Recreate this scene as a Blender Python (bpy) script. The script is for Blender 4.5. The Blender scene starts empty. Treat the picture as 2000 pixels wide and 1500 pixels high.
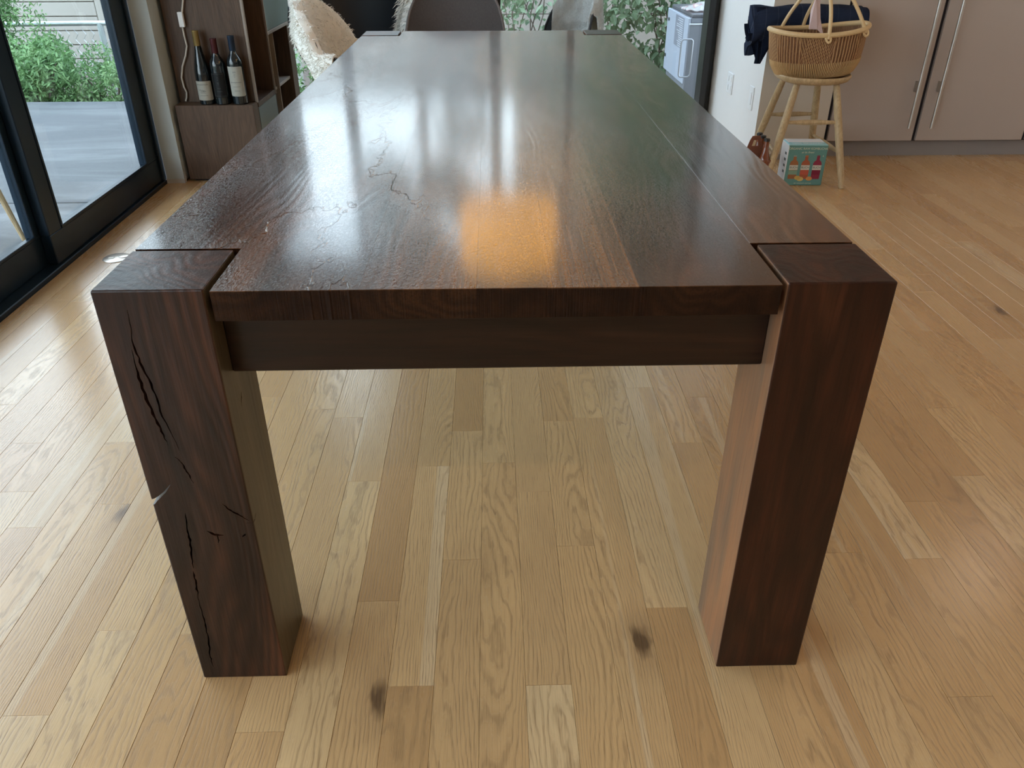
import bpy, bmesh, math, random
from mathutils import Vector, Matrix, noise
from math import sin, cos, pi, radians
R = random.Random(7)
sc = bpy.context.scene
COL = sc.collection

# ------------------------------------------------------------------ camera, world, exposure
CAM_R = Vector((0.999697, -0.024555, -0.001605))
CAM_U = Vector((0.013882, 0.508904, 0.860711))
CAM_F = Vector((0.020318, 0.860473, -0.509091))
CAM_P = Vector((-0.00478, -0.98040, 1.19141))
cd = bpy.data.cameras.new('camera')
cd.sensor_width = 36; cd.lens = 1547.62/2000*36; cd.clip_start = .02; cd.clip_end = 200
cam = bpy.data.objects.new('camera', cd); COL.objects.link(cam)
m = Matrix((CAM_R, CAM_U, -CAM_F)).transposed().to_4x4(); m.translation = CAM_P
cam.matrix_world = m
sc.camera = cam
sc.view_settings.view_transform = 'Standard'; sc.view_settings.look = 'None'
sc.view_settings.gamma = 1; sc.view_settings.use_curve_mapping = False
sc.view_settings.exposure = 0.0
SKY = 7.0
w = bpy.data.worlds.new('world'); sc.world = w; w.use_nodes = True
nt = w.node_tree; bg = nt.nodes['Background']
tc = nt.nodes.new('ShaderNodeTexCoord'); sx = nt.nodes.new('ShaderNodeSeparateXYZ')
cr = nt.nodes.new('ShaderNodeValToRGB')
nt.links.new(tc.outputs['Generated'], sx.inputs[0]); nt.links.new(sx.outputs['Z'], cr.inputs[0])
nt.links.new(cr.outputs[0], bg.inputs[0])
cr.color_ramp.elements[0].position = 0.0; cr.color_ramp.elements[0].color = (.80, .90, 1.0, 1)
cr.color_ramp.elements[1].position = 0.8; cr.color_ramp.elements[1].color = (.62, .76, 1.0, 1)
bg.inputs[1].default_value = SKY

def area(name, loc, size, power, color, rot=(0, 0, 0), sy=None):
    l = bpy.data.lights.new(name, 'AREA'); l.energy = power; l.color = color; l.size = size
    if sy: l.shape = 'RECTANGLE'; l.size_y = sy
    else: l.shape = 'DISK'
    o = bpy.data.objects.new(name, l); o.location = loc; o.rotation_euler = rot; COL.objects.link(o)
    return o

# ------------------------------------------------------------------ node helpers
class NT:
    def __init__(s, name):
        s.m = bpy.data.materials.new(name); s.m.use_nodes = True
        s.t = s.m.node_tree; s.b = s.t.nodes['Principled BSDF']
    def n(s, typ, **kw):
        nd = s.t.nodes.new(typ)
        for k, v in kw.items():
            if k.startswith('i_'):
                nd.inputs[k[2:].replace('_', ' ')].default_value = v
            else: setattr(nd, k, v)
        return nd
    def l(s, a, b): s.t.links.new(a, b)
    def put(s, v, sock):
        if isinstance(v, (int, float)): sock.default_value = v
        elif isinstance(v, (tuple, list)): sock.default_value = tuple(v) + ((1,) if len(v) == 3 and sock.type == 'RGBA' else ())
        else: s.l(v, sock)
    def math(s, op, a, b=0.0, c=0.0, clamp=False):
        nd = s.n('ShaderNodeMath', operation=op, use_clamp=clamp)
        for i, v in enumerate((a, b, c)): s.put(v, nd.inputs[i])
        return nd.outputs[0]
    def mix(s, f, a, b, mode='MIX'):
        nd = s.n('ShaderNodeMix', data_type='RGBA', blend_type=mode)
        s.put(f, nd.inputs[0]); s.put(a, nd.inputs[6]); s.put(b, nd.inputs[7])
        return nd.outputs[2]
    def pos(s):
        g = s.n('ShaderNodeNewGeometry'); sp = s.n('ShaderNodeSeparateXYZ'); s.l(g.outputs['Position'], sp.inputs[0])
        return sp.outputs
    def obj(s):
        g = s.n('ShaderNodeTexCoord'); sp = s.n('ShaderNodeSeparateXYZ'); s.l(g.outputs['Object'], sp.inputs[0])
        return sp.outputs
    def vec(s, x, y, z):
        c = s.n('ShaderNodeCombineXYZ')
        for i, v in enumerate((x, y, z)): s.put(v, c.inputs[i])
        return c.outputs[0]
    def noise(s, v, scale=1, detail=2, rough=.5, dist=0):
        nd = s.n('ShaderNodeTexNoise'); s.put(v, nd.inputs['Vector'])
        nd.inputs['Scale'].default_value = scale; nd.inputs['Detail'].default_value = detail
        nd.inputs['Roughness'].default_value = rough; nd.inputs['Distortion'].default_value = dist
        return nd.outputs[0]
    def ramp(s, f, pts):
        nd = s.n('ShaderNodeValToRGB'); s.put(f, nd.inputs[0]); e = nd.color_ramp.elements
        for i, (p, c) in enumerate(pts):
            el = e[i] if i < 2 else e.new(p)
            el.position = p; el.color = tuple(c) + (1,) if len(c) == 3 else c
        return nd.outputs[0]
    def rng(s, v, a, b, c=0.0, d=1.0):
        nd = s.n('ShaderNodeMapRange', clamp=True)
        for i, x in enumerate((v, a, b, c, d)): s.put(x, nd.inputs[i])
        return nd.outputs[0]
    def bump(s, h, strength, dist):
        nd = s.n('ShaderNodeBump'); nd.inputs['Strength'].default_value = strength; nd.inputs['Distance'].default_value = dist
        s.l(h, nd.inputs['Height']); s.l(nd.outputs[0], s.b.inputs['Normal'])
    def setp(s, **kw):
        for k, v in kw.items(): s.put(v, s.b.inputs[k.replace('_', ' ')])

def plain(name, col, rough=.5, metal=0, nscale=0, namp=.0, bump=0, bdist=.001, coat=0, emis=None, spec=None, bscale=None):
    M = NT(name)
    M.setp(Roughness=rough, Metallic=metal)
    if coat: M.setp(Coat_Weight=coat, Coat_Roughness=.1)
    if spec is not None: M.b.inputs['Specular IOR Level'].default_value = spec
    g = M.n('ShaderNodeTexCoord').outputs['Object']
    nn = M.noise(g, nscale or 6, 4, .6)
    a = tuple(max(0, c*(1-(namp or .06))) for c in col); b = tuple(min(1, c*(1+(namp or .06))) for c in col)
    M.setp(Base_Color=M.mix(nn, a, b))
    if bump:
        M.bump(M.noise(g, bscale or (nscale or 6)*8, 4, .6), bump, bdist)
    if emis:
        M.put(emis[0], M.b.inputs['Emission Color']); M.b.inputs['Emission Strength'].default_value = emis[1]
    return M.m

# ------------------------------------------------------------------ materials
def mat_oak():
    M = NT('oak_floor')
    at = M.n('ShaderNodeAttribute', attribute_name='tint')
    sp = M.n('ShaderNodeSeparateColor'); M.l(at.outputs['Color'], sp.inputs[0])
    r1, tone, r3 = sp.outputs[0], sp.outputs[1], sp.outputs[2]
    x, y, z = M.pos()
    off = M.math('MULTIPLY', r1, 57.0)
    # cathedral grain: contour lines of a long smooth field
    n1 = M.noise(M.vec(M.math('ADD', M.math('MULTIPLY', x, 9.0), off), M.math('ADD', M.math('MULTIPLY', y, 1.25), M.math('MULTIPLY', r3, 31.0)), off), 1, 1.5, .45)
    xs = M.math('MULTIPLY', x, M.math('MULTIPLY_ADD', r3, 190.0, 40.0))
    wob = M.noise(M.vec(M.math('MULTIPLY', x, 60.0), M.math('MULTIPLY', y, 14.0), off), 1, 2, .6)
    fld = M.math('ADD', M.math('MULTIPLY_ADD', n1, 20.0, xs), M.math('MULTIPLY', wob, 1.7))
    ring = M.math('MULTIPLY_ADD', M.math('SINE', M.math('MULTIPLY', fld, 6.283)), .5, .5)
    ring = M.math('POWER', ring, 2.2)
    pore = M.noise(M.vec(M.math('MULTIPLY', x, 620.0), M.math('ADD', M.math('MULTIPLY', y, 12.0), off), 0.0), 1, 2, .6)
    pore = M.rng(pore, .48, .72)
    fine = M.noise(M.vec(M.math('MULTIPLY', x, 900.0), M.math('MULTIPLY', y, 60.0), 0.0), 1, 2, .6)
    blot = M.noise(M.vec(M.math('ADD', M.math('MULTIPLY', x, 5.0), off), M.math('MULTIPLY', y, 1.6), off), 1, 3, .55)
    base = M.ramp(tone, [(0.0, (.80, .60, .35)), (.25, (.72, .485, .24)), (.5, (.67, .425, .195)), (.75, (.59, .35, .15)), (1.0, (.46, .26, .105))])
    hue = M.math('MODULO', M.math('MULTIPLY', r1, 13.7), 1.0)
    base = M.mix(M.math('MULTIPLY', hue, .25), base, (.56, .32, .13))
    base = M.mix(M.rng(blot, .3, .75, 0, .30), base, (.33, .19, .09))
    # sapwood edge streak
    sap = M.noise(M.vec(M.math('ADD', M.math('MULTIPLY', x, 16.0), off), M.math('MULTIPLY', y, .35), off), 1, 1, .5)
    sapm = M.math('MULTIPLY', M.rng(sap, .62, .645), M.rng(hue, .68, .7))
    base = M.mix(M.math('MULTIPLY', sapm, .30), base, (.78, .64, .44))
    gr = M.math('MULTIPLY', ring, M.math('MULTIPLY_ADD', pore, .55, .45))
    col = M.mix(M.math('MULTIPLY', gr, .78), base, (.25, .14, .055))
    col = M.mix(M.math('MULTIPLY', pore, .30), col, (.27, .15, .07))
    col = M.mix(M.math('MULTIPLY', fine, .12), col, (.75, .58, .38))
    # knots
    vo = M.n('ShaderNodeTexVoronoi'); vo.inputs['Scale'].default_value = 1
    wx = M.math('MULTIPLY_ADD', wob, .35, M.math('MULTIPLY', x, 6.0)); wy = M.math('MULTIPLY', y, 2.6)
    M.l(M.vec(wx, wy, off), vo.inputs['Vector'])
    ks = M.n('ShaderNodeSeparateColor'); M.l(vo.outputs['Color'], ks.inputs[0])
    km = M.math('MULTIPLY', M.rng(vo.outputs['Distance'], .05, .13, 1, 0), M.rng(ks.outputs[0], .72, .74))
    kh = M.math('MULTIPLY', M.rng(vo.outputs['Distance'], .06, .30, 1, 0), M.rng(ks.outputs[0], .72, .74))
    col = M.mix(M.math('MULTIPLY', kh, .40), col, (.26, .145, .07))
    col = M.mix(M.math('MULTIPLY', km, .8), col, (.085, .045, .022))
    M.setp(Base_Color=col)
    h = M.math('ADD', M.math('MULTIPLY', gr, -1.0), M.math('MULTIPLY', pore, -.4))
    M.bump(h, .25, .0006)
    M.setp(Roughness=M.math('MULTIPLY_ADD', gr, .14, .26))
    M.b.inputs['Specular IOR Level'].default_value = .4
    M.setp(Coat_Weight=.55, Coat_Roughness=.24)
    return M.m

def mat_walnut(name, axis, dark, mid, light, lightmask=.5, rough=.2, coat=.5, top=False, crack=0.0, freq=70.0, coatr=.12, side=None):
    """dark stained hardwood; axis = grain direction"""
    M = NT(name)
    P = M.pos(); ax = 'xyz'.index(axis)
    a = P[ax]; o1, o2 = [P[i] for i in range(3) if i != ax]
    oi = M.n('ShaderNodeObjectInfo'); rnd = oi.outputs['Random']; off = M.math('MULTIPLY', rnd, 40.0)
    n1 = M.noise(M.vec(M.math('ADD', M.math('MULTIPLY', o1, 5.0), off), M.math('MULTIPLY', a, 1.1), M.math('MULTIPLY', o2, 5.0)), 1, 2, .5)
    n2 = M.noise(M.vec(M.math('ADD', M.math('MULTIPLY', o1, 26.0), off), M.math('MULTIPLY', a, 2.2), M.math('MULTIPLY', o2, 26.0)), 1, 4, .6)
    fld = M.math('ADD', M.math('MULTIPLY', n1, 16.0), M.math('MULTIPLY', M.math('ADD', o1, o2), freq))
    ring = M.math('MULTIPLY_ADD', M.math('SINE', M.math('MULTIPLY_ADD', fld, 6.283, M.math('MULTIPLY', n2, 5.0))), .5, .5)
    fine = M.noise(M.vec(M.math('MULTIPLY', o1, 260.0), M.math('MULTIPLY', a, 9.0), M.math('MULTIPLY', o2, 260.0)), 1, 3, .6)
    col = M.mix(M.rng(n2, .32, .68), dark, mid)
    col = M.mix(M.math('MULTIPLY', M.rng(n1, lightmask, lightmask+.16), .85), col, light)
    col = M.mix(M.math('MULTIPLY', ring, .55), col, dark)
    col = M.mix(M.math('MULTIPLY', M.rng(fine, .45, .70), .5), col, tuple(c*.45 for c in dark))
    if top:
        x, y, z = P
        # one board is clearly lighter and straight grained
        lb = M.math('MULTIPLY', M.rng(x, .055, .075), M.rng(x, .188, .191, 1, 0))
        lb = M.math('MULTIPLY', M.math('MULTIPLY', lb, M.rng(y, .15, 1.1, 1, .1)), M.rng(z, .758, .7612))
        st = M.noise(M.vec(M.math('MULTIPLY', x, 120.0), M.math('MULTIPLY', y, 1.6), 0.0), 1, 3, .6)
        col = M.mix(M.math('MULTIPLY', lb, M.rng(st, .32, .62, .1, .75)), col, (.30, .135, .058))
        # big knot with rings
        dx = M.math('SUBTRACT', x, .059); dy = M.math('MULTIPLY', M.math('SUBTRACT', y, .747), .62)
        d = M.math('SQRT', M.math('ADD', M.math('MULTIPLY', dx, dx), M.math('MULTIPLY', dy, dy)))
        dn = M.math('MULTIPLY_ADD', n2, .012, d)
        rr = M.math('MULTIPLY_ADD', M.math('SINE', M.math('MULTIPLY', dn, 900.0)), .5, .5)
        col = M.mix(M.math('MULTIPLY', M.math('MULTIPLY', rr, M.rng(d, .03, .16, 1, 0)), .5), col, dark)
        col = M.mix(M.rng(dn, .026, .032, .85, 0), col, (.016, .012, .010))
        # dark streaks
        h1 = M.noise(M.vec(M.math('MULTIPLY', x, 300.0), M.math('MULTIPLY', y, 120.0), 0.0), 1, 3, .7, .4)
        h2 = M.noise(M.vec(M.math('MULTIPLY', x, 60.0), M.math('MULTIPLY', y, 22.0), 3.0), 1, 2, .6)
        msk = M.noise(M.vec(M.math('MULTIPLY', x, 3.0), M.math('MULTIPLY', y, 1.3), 9.0), 1, 2, .5)
        wm = M.math('MULTIPLY_ADD', M.rng(msk, .38, .60), .75, .25)
        wm = M.math('MULTIPLY', wm, M.rng(x, -.1, .35, 1.0, .45))
        pit = M.math('ADD', M.math('MULTIPLY', M.rng(h1, .42, .66), -1.0), M.math('MULTIPLY', h2, -1.1))
        cn = M.noise(M.vec(M.math('MULTIPLY', x, 4.2), M.math('MULTIPLY', y, 1.5), 4.0), 1, 5, .62)
        crest = M.math('MULTIPLY', M.rng(M.math('ABSOLUTE', M.math('SUBTRACT', cn, .5)), 0, .006, 1, 0), M.rng(x, -.10, -.16))
        # a long burl crest line winding down the left boards
        h = M.math('ADD', M.math('MULTIPLY', pit, wm), M.math('ADD', M.math('MULTIPLY', ring, -.30), M.math('MULTIPLY', crest, 2.0)))
        M.bump(h, .55, .0010)
    else:
        M.bump(M.math('ADD', M.math('ADD', M.math('MULTIPLY', fine, .6), M.math('MULTIPLY', n2, 2.2)), M.math('MULTIPLY', ring, .35)), .5, .0010)
    if side is not None:                        # paler inner face; on the right leg it is painted-in door light
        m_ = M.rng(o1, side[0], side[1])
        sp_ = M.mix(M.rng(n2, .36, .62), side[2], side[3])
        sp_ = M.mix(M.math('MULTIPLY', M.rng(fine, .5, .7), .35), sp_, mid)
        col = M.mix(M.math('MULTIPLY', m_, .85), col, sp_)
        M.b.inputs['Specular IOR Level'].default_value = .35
    if not top: M.b.inputs['Specular IOR Level'].default_value = .30
    if top: col = M.mix(M.rng(z, .7605, .7615, .8, 0), col, (.008, .004, .003))  # board edges darker than the top face
    M.setp(Base_Color=col, Roughness=rough)
    M.setp(Coat_Weight=coat, Coat_Roughness=coatr)
    if top:                                     # board edges below the top face get less coat and specular
        M.setp(Coat_Weight=M.rng(z, .7605, .7618, .05, coat))
        M.l(M.rng(z, .7605, .7618, .12, .5), M.b.inputs['Specular IOR Level'])
    return M.m

TWX = .5422
OAK = mat_oak()
WTOP = mat_walnut('walnut_top', 'y', (.030, .0115, .0065), (.120, .043, .017), (.19, .074, .028), .50, .21, .6, top=True, freq=22.0)
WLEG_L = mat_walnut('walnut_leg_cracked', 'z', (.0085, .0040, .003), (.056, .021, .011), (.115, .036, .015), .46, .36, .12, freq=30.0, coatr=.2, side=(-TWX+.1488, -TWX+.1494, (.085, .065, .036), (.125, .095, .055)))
WLEG_R = mat_walnut('walnut_leg_red', 'z', (.014, .0040, .0022), (.058, .014, .006), (.100, .030, .012), .58, .34, .12, freq=14.0, coatr=.2, side=(TWX-.1488, TWX-.1494, (.18, .105, .065), (.34, .15, .07)))  # inner face tones hold the light from the left door
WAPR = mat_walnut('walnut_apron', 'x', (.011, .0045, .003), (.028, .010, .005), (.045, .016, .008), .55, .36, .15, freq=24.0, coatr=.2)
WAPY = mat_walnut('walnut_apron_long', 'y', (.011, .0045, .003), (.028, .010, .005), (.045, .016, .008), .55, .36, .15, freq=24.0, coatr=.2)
VENEER = mat_walnut('walnut_veneer', 'z', (.078, .046, .029), (.120, .073, .046), (.150, .094, .060), .55, .45, 0, freq=40.0)
PALEWOOD = mat_walnut('pale_birch', 'z', (.46, .33, .185), (.60, .45, .26), (.66, .50, .30), .5, .42, .1, freq=12.0)
WALLM = plain('wall_paint', (.80, .80, .80), .6, nscale=30, namp=.02, bump=.06, bscale=300)
WALLB = plain('wall_paint_warm', (.60, .53, .45), .6, nscale=30, namp=.02, bump=.06, bscale=300)
CEIL = plain('ceiling_paint', (.82, .80, .77), .8)
CABM = plain('cabinet_laminate', (.42, .355, .32), .5, nscale=3, namp=.03)
TOEM = plain('toe_kick', (.30, .27, .265), .5)
FRAME = plain('frame_paint', (.007, .017, .030), .30, nscale=20, namp=.1, spec=.25)
FRAMEB = plain('frame_black', (.010, .010, .011), .35)
STEEL = plain('brushed_steel', (.55, .52, .48), .33, metal=1, nscale=60, namp=.1)
ALU = plain('galvanised', (.62, .68, .72), .4, metal=.8)
GREYD = plain('grey_green_lacquer', (.105, .135, .130), .35)
NAVY = plain('dark_interior', (.022, .022, .032), .6)
EDGE = plain('shelf_edge', (.30, .25, .21), .5)
WHITEP = plain('white_plastic', (.82, .84, .86), .4)
CORDM = plain('cord_white', (.62, .58, .52), .5)
BLACKSH = plain('shell_black', (.020, .026, .034), .42)
FELT = plain('grey_felt', (.155, .140, .138), .95, nscale=120, namp=.25, bump=.5, bscale=600)
SEWHITE = plain('white_fur', (.86, .85, .80), .9, nscale=30, namp=.08, bump=.6, bscale=90, bdist=.004)
SHERPA = plain('sherpa_grey', (.46, .48, .47), .95, nscale=90, namp=.2, bump=1.0, bscale=120, bdist=.006)
SHERPAB = plain('sherpa_brown', (.42, .34, .30), .95, nscale=90, namp=.25, bump=1.0, bscale=100, bdist=.006)
BRASS = plain('floor_box_metal', (.55, .48, .40), .3, metal=.7)
CROP = plain('basket_dark', (.25, .125, .060), .7, nscale=80, namp=.2)
CROP2 = plain('basket_straw', (.52, .335, .155), .65, nscale=80, namp=.15)
RIMM = plain('basket_rim', (.62, .44, .23), .5, nscale=80, namp=.12, bump=.3, bscale=300)
PINK = plain('pink_ribbon', (.62, .46, .45), .7)

def glass_mat():
    M = NT('window_glass'); t = M.t
    out = t.nodes['Material Output']; t.nodes.remove(M.b)
    tr = t.nodes.new('ShaderNodeBsdfTransparent'); tr.inputs[0].default_value = (.93, .96, .94, 1)
    gl = t.nodes.new('ShaderNodeBsdfGlossy'); gl.inputs['Roughness'].default_value = .01
    lw = t.nodes.new('ShaderNodeLayerWeight'); lw.inputs[0].default_value = .5
    pw = t.nodes.new('ShaderNodeMath'); pw.operation = 'POWER'; pw.inputs[1].default_value = 5; t.links.new(lw.outputs['Facing'], pw.inputs[0])
    fr = t.nodes.new('ShaderNodeMath'); fr.operation = 'MULTIPLY_ADD'; fr.inputs[1].default_value = .93; fr.inputs[2].default_value = .035; t.links.new(pw.outputs[0], fr.inputs[0])
    mx = t.nodes.new('ShaderNodeMixShader')
    t.links.new(fr.outputs[0], mx.inputs[0]); t.links.new(tr.outputs[0], mx.inputs[1]); t.links.new(gl.outputs[0], mx.inputs[2])
    t.links.new(mx.outputs[0], out.inputs[0])
    return M.m
GLASS = glass_mat()

def mat_concrete():
    M = NT('patio_concrete'); x, y, z = M.pos()
    n = M.noise(M.vec(x, y, z), 1.3, 5, .6); n2 = M.noise(M.vec(M.math('MULTIPLY', x, .8), M.math('MULTIPLY', y, 3.0), 0.0), 1, 4, .6, .6)
    n3 = M.noise(M.vec(x, y, z), 60, 3, .6)
    c = M.mix(n, (.055, .058, .061), (.085, .088, .091)); c = M.mix(M.rng(n2, .5, .65, 0, .55), c, (.135, .140, .146))
    c = M.mix(M.math('MULTIPLY', n3, .15), c, (.28, .30, .30))
    M.setp(Base_Color=c, Roughness=M.rng(n2, .4, .65, .75, .5)); M.bump(n3, .2, .002)
    return M.m
CONC = mat_concrete()

def mat_leaf(name, a, b, c):
    M = NT(name); g = M.n('ShaderNodeNewGeometry'); r = g.outputs['Random Per Island']
    oi = M.n('ShaderNodeObjectInfo')
    f = M.math('FRACT', M.math('ADD', r, oi.outputs['Random']))
    x, y, z = M.pos(); cl = M.noise(M.vec(x, y, z), 2.2, 2, .5)
    f = M.math('ADD', M.math('MULTIPLY', f, .7), M.rng(cl, .35, .65, -.1, .4), clamp=True)
    M.setp(Base_Color=M.ramp(f, [(0, a), (.55, b), (1, c)]), Roughness=.5)
    M.b.inputs['Specular IOR Level'].default_value = .4
    M.b.inputs['Transmission Weight'].default_value = 0
    # thin leaf translucency
    t = M.t; tl = t.nodes.new('ShaderNodeBsdfTranslucent'); tl.inputs[0].default_value = (*b, 1)
    mx = t.nodes.new('ShaderNodeMixShader'); mx.inputs[0].default_value = .3
    out = t.nodes['Material Output']
    t.links.new(M.b.outputs[0], mx.inputs[1]); t.links.new(tl.outputs[0], mx.inputs[2]); t.links.new(mx.outputs[0], out.inputs[0])
    return M.m
LEAF = mat_leaf('leaf_green', (.065, .135, .05), (.16, .30, .11), (.34, .50, .24))
LEAFY = mat_leaf('leaf_yellow', (.10, .20, .04), (.28, .42, .08), (.55, .55, .12))
LEAFI = mat_leaf('leaf_ivy', (.075, .12, .062), (.18, .26, .145), (.36, .46, .31))
LEAFT = mat_leaf('leaf_tree', (.05, .065, .04), (.12, .145, .095), (.24, .27, .20))
BARK = plain('bark', (.12, .09, .07), .9)
SOIL = plain('leaf_litter', (.21, .17, .14), .95, nscale=40, namp=.7, bump=1, bscale=60, bdist=.03)
SIDING = plain('siding_paint', (.33, .31, .27), .6, nscale=3, namp=.03)
STUCCO = plain('stucco', (.34, .30, .26), .9, nscale=8, namp=.12, bump=.3, bscale=80)

# ------------------------------------------------------------------ geometry helpers
def bm_box(bm, x0, x1, y0, y1, z0, z1):
    vs = [bm.verts.new(p) for p in ((x0,y0,z0),(x1,y0,z0),(x1,y1,z0),(x0,y1,z0),(x0,y0,z1),(x1,y0,z1),(x1,y1,z1),(x0,y1,z1))]
    for f in ((0,3,2,1),(4,5,6,7),(0,1,5,4),(1,2,6,5),(2,3,7,6),(3,0,4,7)): bm.faces.new([vs[i] for i in f])
    return vs
def frames_along(pts, closed=False):
    out = []; n = len(pts); up = Vector((0, 0, 1)); prev = None
    for i in range(n):
        a = pts[(i-1) % n] if (i > 0 or closed) else pts[0]; b = pts[(i+1) % n] if (i < n-1 or closed) else pts[-1]
        t = (b-a).normalized()
        if prev is None:
            s = t.cross(up)
            if s.length < .1: s = t.cross(Vector((0, 1, 0)))
        else: s = prev - t*prev.dot(t)
        s.normalize(); prev = s; out.append((t, s, t.cross(s)))
    return out
def bm_tube(bm, pts, rad, seg=10, closed=False, sy=1.0):
    pts = [Vector(p) for p in pts]; n = len(pts)
    rads = rad if isinstance(rad, (list, tuple)) else [rad]*n
    fr = frames_along(pts, closed); rings = []
    for i in range(n):
        t, s, b = fr[i]
        rings.append([bm.verts.new(pts[i] + (s*cos(2*pi*k/seg) + b*sin(2*pi*k/seg)*sy)*rads[i]) for k in range(seg)])
    for i in range(n if closed else n-1):
        A, B = rings[i], rings[(i+1) % n]
        for k in range(seg): bm.faces.new((A[k], A[(k+1) % seg], B[(k+1) % seg], B[k]))
    if not closed:
        bm.faces.new(rings[0][::-1]); bm.faces.new(rings[-1])
def bm_lathe(bm, prof, seg=24, c=(0, 0, 0)):
    rings = []
    for r, z in prof:
        rings.append([bm.verts.new((c[0]+r*cos(2*pi*k/seg), c[1]+r*sin(2*pi*k/seg), c[2]+z)) for k in range(seg)])
    for A, B in zip(rings, rings[1:]):
        for k in range(seg): bm.faces.new((A[k], A[(k+1) % seg], B[(k+1) % seg], B[k]))
    bm.faces.new(rings[0][::-1]); bm.faces.new(rings[-1])
def bm_prism(bm, poly, d0, d1, f):
    """poly 2-D, extruded between depths d0 and d1; f(u, v, d) -> point"""
    A = [bm.verts.new(f(u, v, d0)) for u, v in poly]; B = [bm.verts.new(f(u, v, d1)) for u, v in poly]
    n = len(poly)
    bm.faces.new(A); bm.faces.new(B[::-1])
    for i in range(n): bm.faces.new((A[i], B[i], B[(i+1) % n], A[(i+1) % n]))
def bm_grid(bm, nu, nv, f, wrapu=False):
    g = [[bm.verts.new(f(i/(nu if wrapu else nu-1), j/(nv-1))) for j in range(nv)] for i in range(nu)]
    for i in range(nu if wrapu else nu-1):
        for j in range(nv-1):
            bm.faces.new((g[i][j], g[(i+1) % nu][j], g[(i+1) % nu][j+1], g[i][j+1]))
    return g
def link(name, bm, mat, parent=None, smooth=False, bevel=0, segs=1, label=None, recalc=True, angle=35):
    if bevel:
        bmesh.ops.recalc_face_normals(bm, faces=bm.faces)
        ed = [e for e in bm.edges if len(e.link_faces) == 2 and e.calc_face_angle(0) > radians(25)]
        bmesh.ops.bevel(bm, geom=ed, offset=bevel, segments=segs, affect='EDGES', profile=.5, clamp_overlap=True)
    if recalc: bmesh.ops.recalc_face_normals(bm, faces=bm.faces)
    me = bpy.data.meshes.new(name); bm.to_mesh(me); bm.free()
    mats = mat if isinstance(mat, (list, tuple)) else [mat]
    for mm in mats: me.materials.append(mm)
    if smooth:
        me.polygons.foreach_set('use_smooth', [True]*len(me.polygons))
        if angle: me.set_sharp_from_angle(angle=radians(angle))
    o = bpy.data.objects.new(name, me); COL.objects.link(o)
    if parent is not None: o.parent = parent; o.matrix_parent_inverse = Matrix.Identity(4); 
    if label: o['label'] = label
    return o
def empty(name, loc=(0, 0, 0), rz=0):
    o = bpy.data.objects.new(name, None); COL.objects.link(o); o.location = loc; o.rotation_euler = (0, 0, rz); o.empty_display_size = .05
    return o
def tag(o, label, cat, group=None, kind=None):
    o['label'] = label; o['category'] = cat
    if group: o['group'] = group
    if kind: o['kind'] = kind
    return o
def struct(o): o['kind'] = 'structure'; return o
def box(name, b, mat, parent=None, bevel=0, segs=1, **kw):
    bm = bmesh.new(); bm_box(bm, *b); return link(name, bm, mat, parent, bevel=bevel, segs=segs, **kw)
def tube(name, pts, r, mat, parent=None, seg=10, closed=False, **kw):
    bm = bmesh.new(); bm_tube(bm, pts, r, seg, closed); return link(name, bm, mat, parent, smooth=True, **kw)

# ------------------------------------------------------------------ floor: oak planks
PX0, PW = 0.0413, 0.08265
XL, XR, YF, YB = -1.690, 4.60, 4.53, -4.0
floor = struct(box('floor', (XL, XR, YB, YF, -.05, -.017), plain('subfloor', (.12, .08, .05), .9)))
ends = {}   # column -> joints read off the photograph
def colof(x): return int(round((x-PX0)/PW))
for x, y in ((-.961,.504),(-.799,.117),(-.467,-.114),(-.209,-.027),(.041,-.031),(.797,-.075),(.964,.463),(.883,.272),(1.61,1.28),
             (.380,1.003),(.21,.845),(.708,.295),(-.363,.576),(-.207,.634),(-.0405,.643),(-.29,.180),(-.123,.295),(.124,.332)):
    ends.setdefault(colof(x), []).append(y)
# (column x, y inside) -> tone, streakiness
fix = {(-.363,.3):(.25,.25), (-.29,.4):(.80,.55), (-.29,0):(.55,.6), (-.207,.3):(.38,.5), (-.123,.5):(.45,.12), (-.123,.1):(.5,.45),
       (-.0405,.9):(.42,.1), (-.0405,.2):(.55,.15), (.041,.3):(.42,.6), (.041,-.2):(.12,.3), (.124,.1):(.50,.65), (.21,.4):(.42,.6),
       (.21,.9):(.28,.05), (-.207,.8):(.55,.3), (.797,.2):(.60,.6), (.883,0):(.62,.25), (.883,.5):(.08,.1), (.964,.2):(.66,.3), (-.961,.7):(.62,.2)}
planks = []
ncol = int((XR-XL)/PW)+2
for c in range(-22, 56):
    x0, x1 = PX0+c*PW, PX0+(c+1)*PW
    x0c, x1c = max(x0, XL), min(x1, XR)
    if x1c-x0c < .012: continue
    fixed = sorted(ends.get(c, [])); cuts = []
    if fixed:
        y = fixed[0]
        while y > YB: cuts.append(y); y -= R.uniform(.45, 1.3)
        for a, b in zip(fixed, fixed[1:]): cuts.append(b)
        y = fixed[-1]+R.uniform(.45, 1.2)
        while y < YF-.1: cuts.append(y); y += R.uniform(.4, 1.35)
    else:
        y = YB+R.uniform(.2, 1.1)
        while y < YF-.1: cuts.append(y); y += R.uniform(.4, 1.4)
    cuts = [YB]+sorted(cuts)+[YF]
    for a, b in zip(cuts, cuts[1:]):
        if b-a < .03: continue
        tone = min(1, max(0, R.betavariate(2.2, 2.4))); st = R.random()**1.2
        for (fx, fy), (t_, s_) in fix.items():
            if colof(fx) == c and a <= fy <= b: tone, st = t_, s_
        planks.append((x0c, x1c, a, b, R.random(), tone, st))
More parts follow.
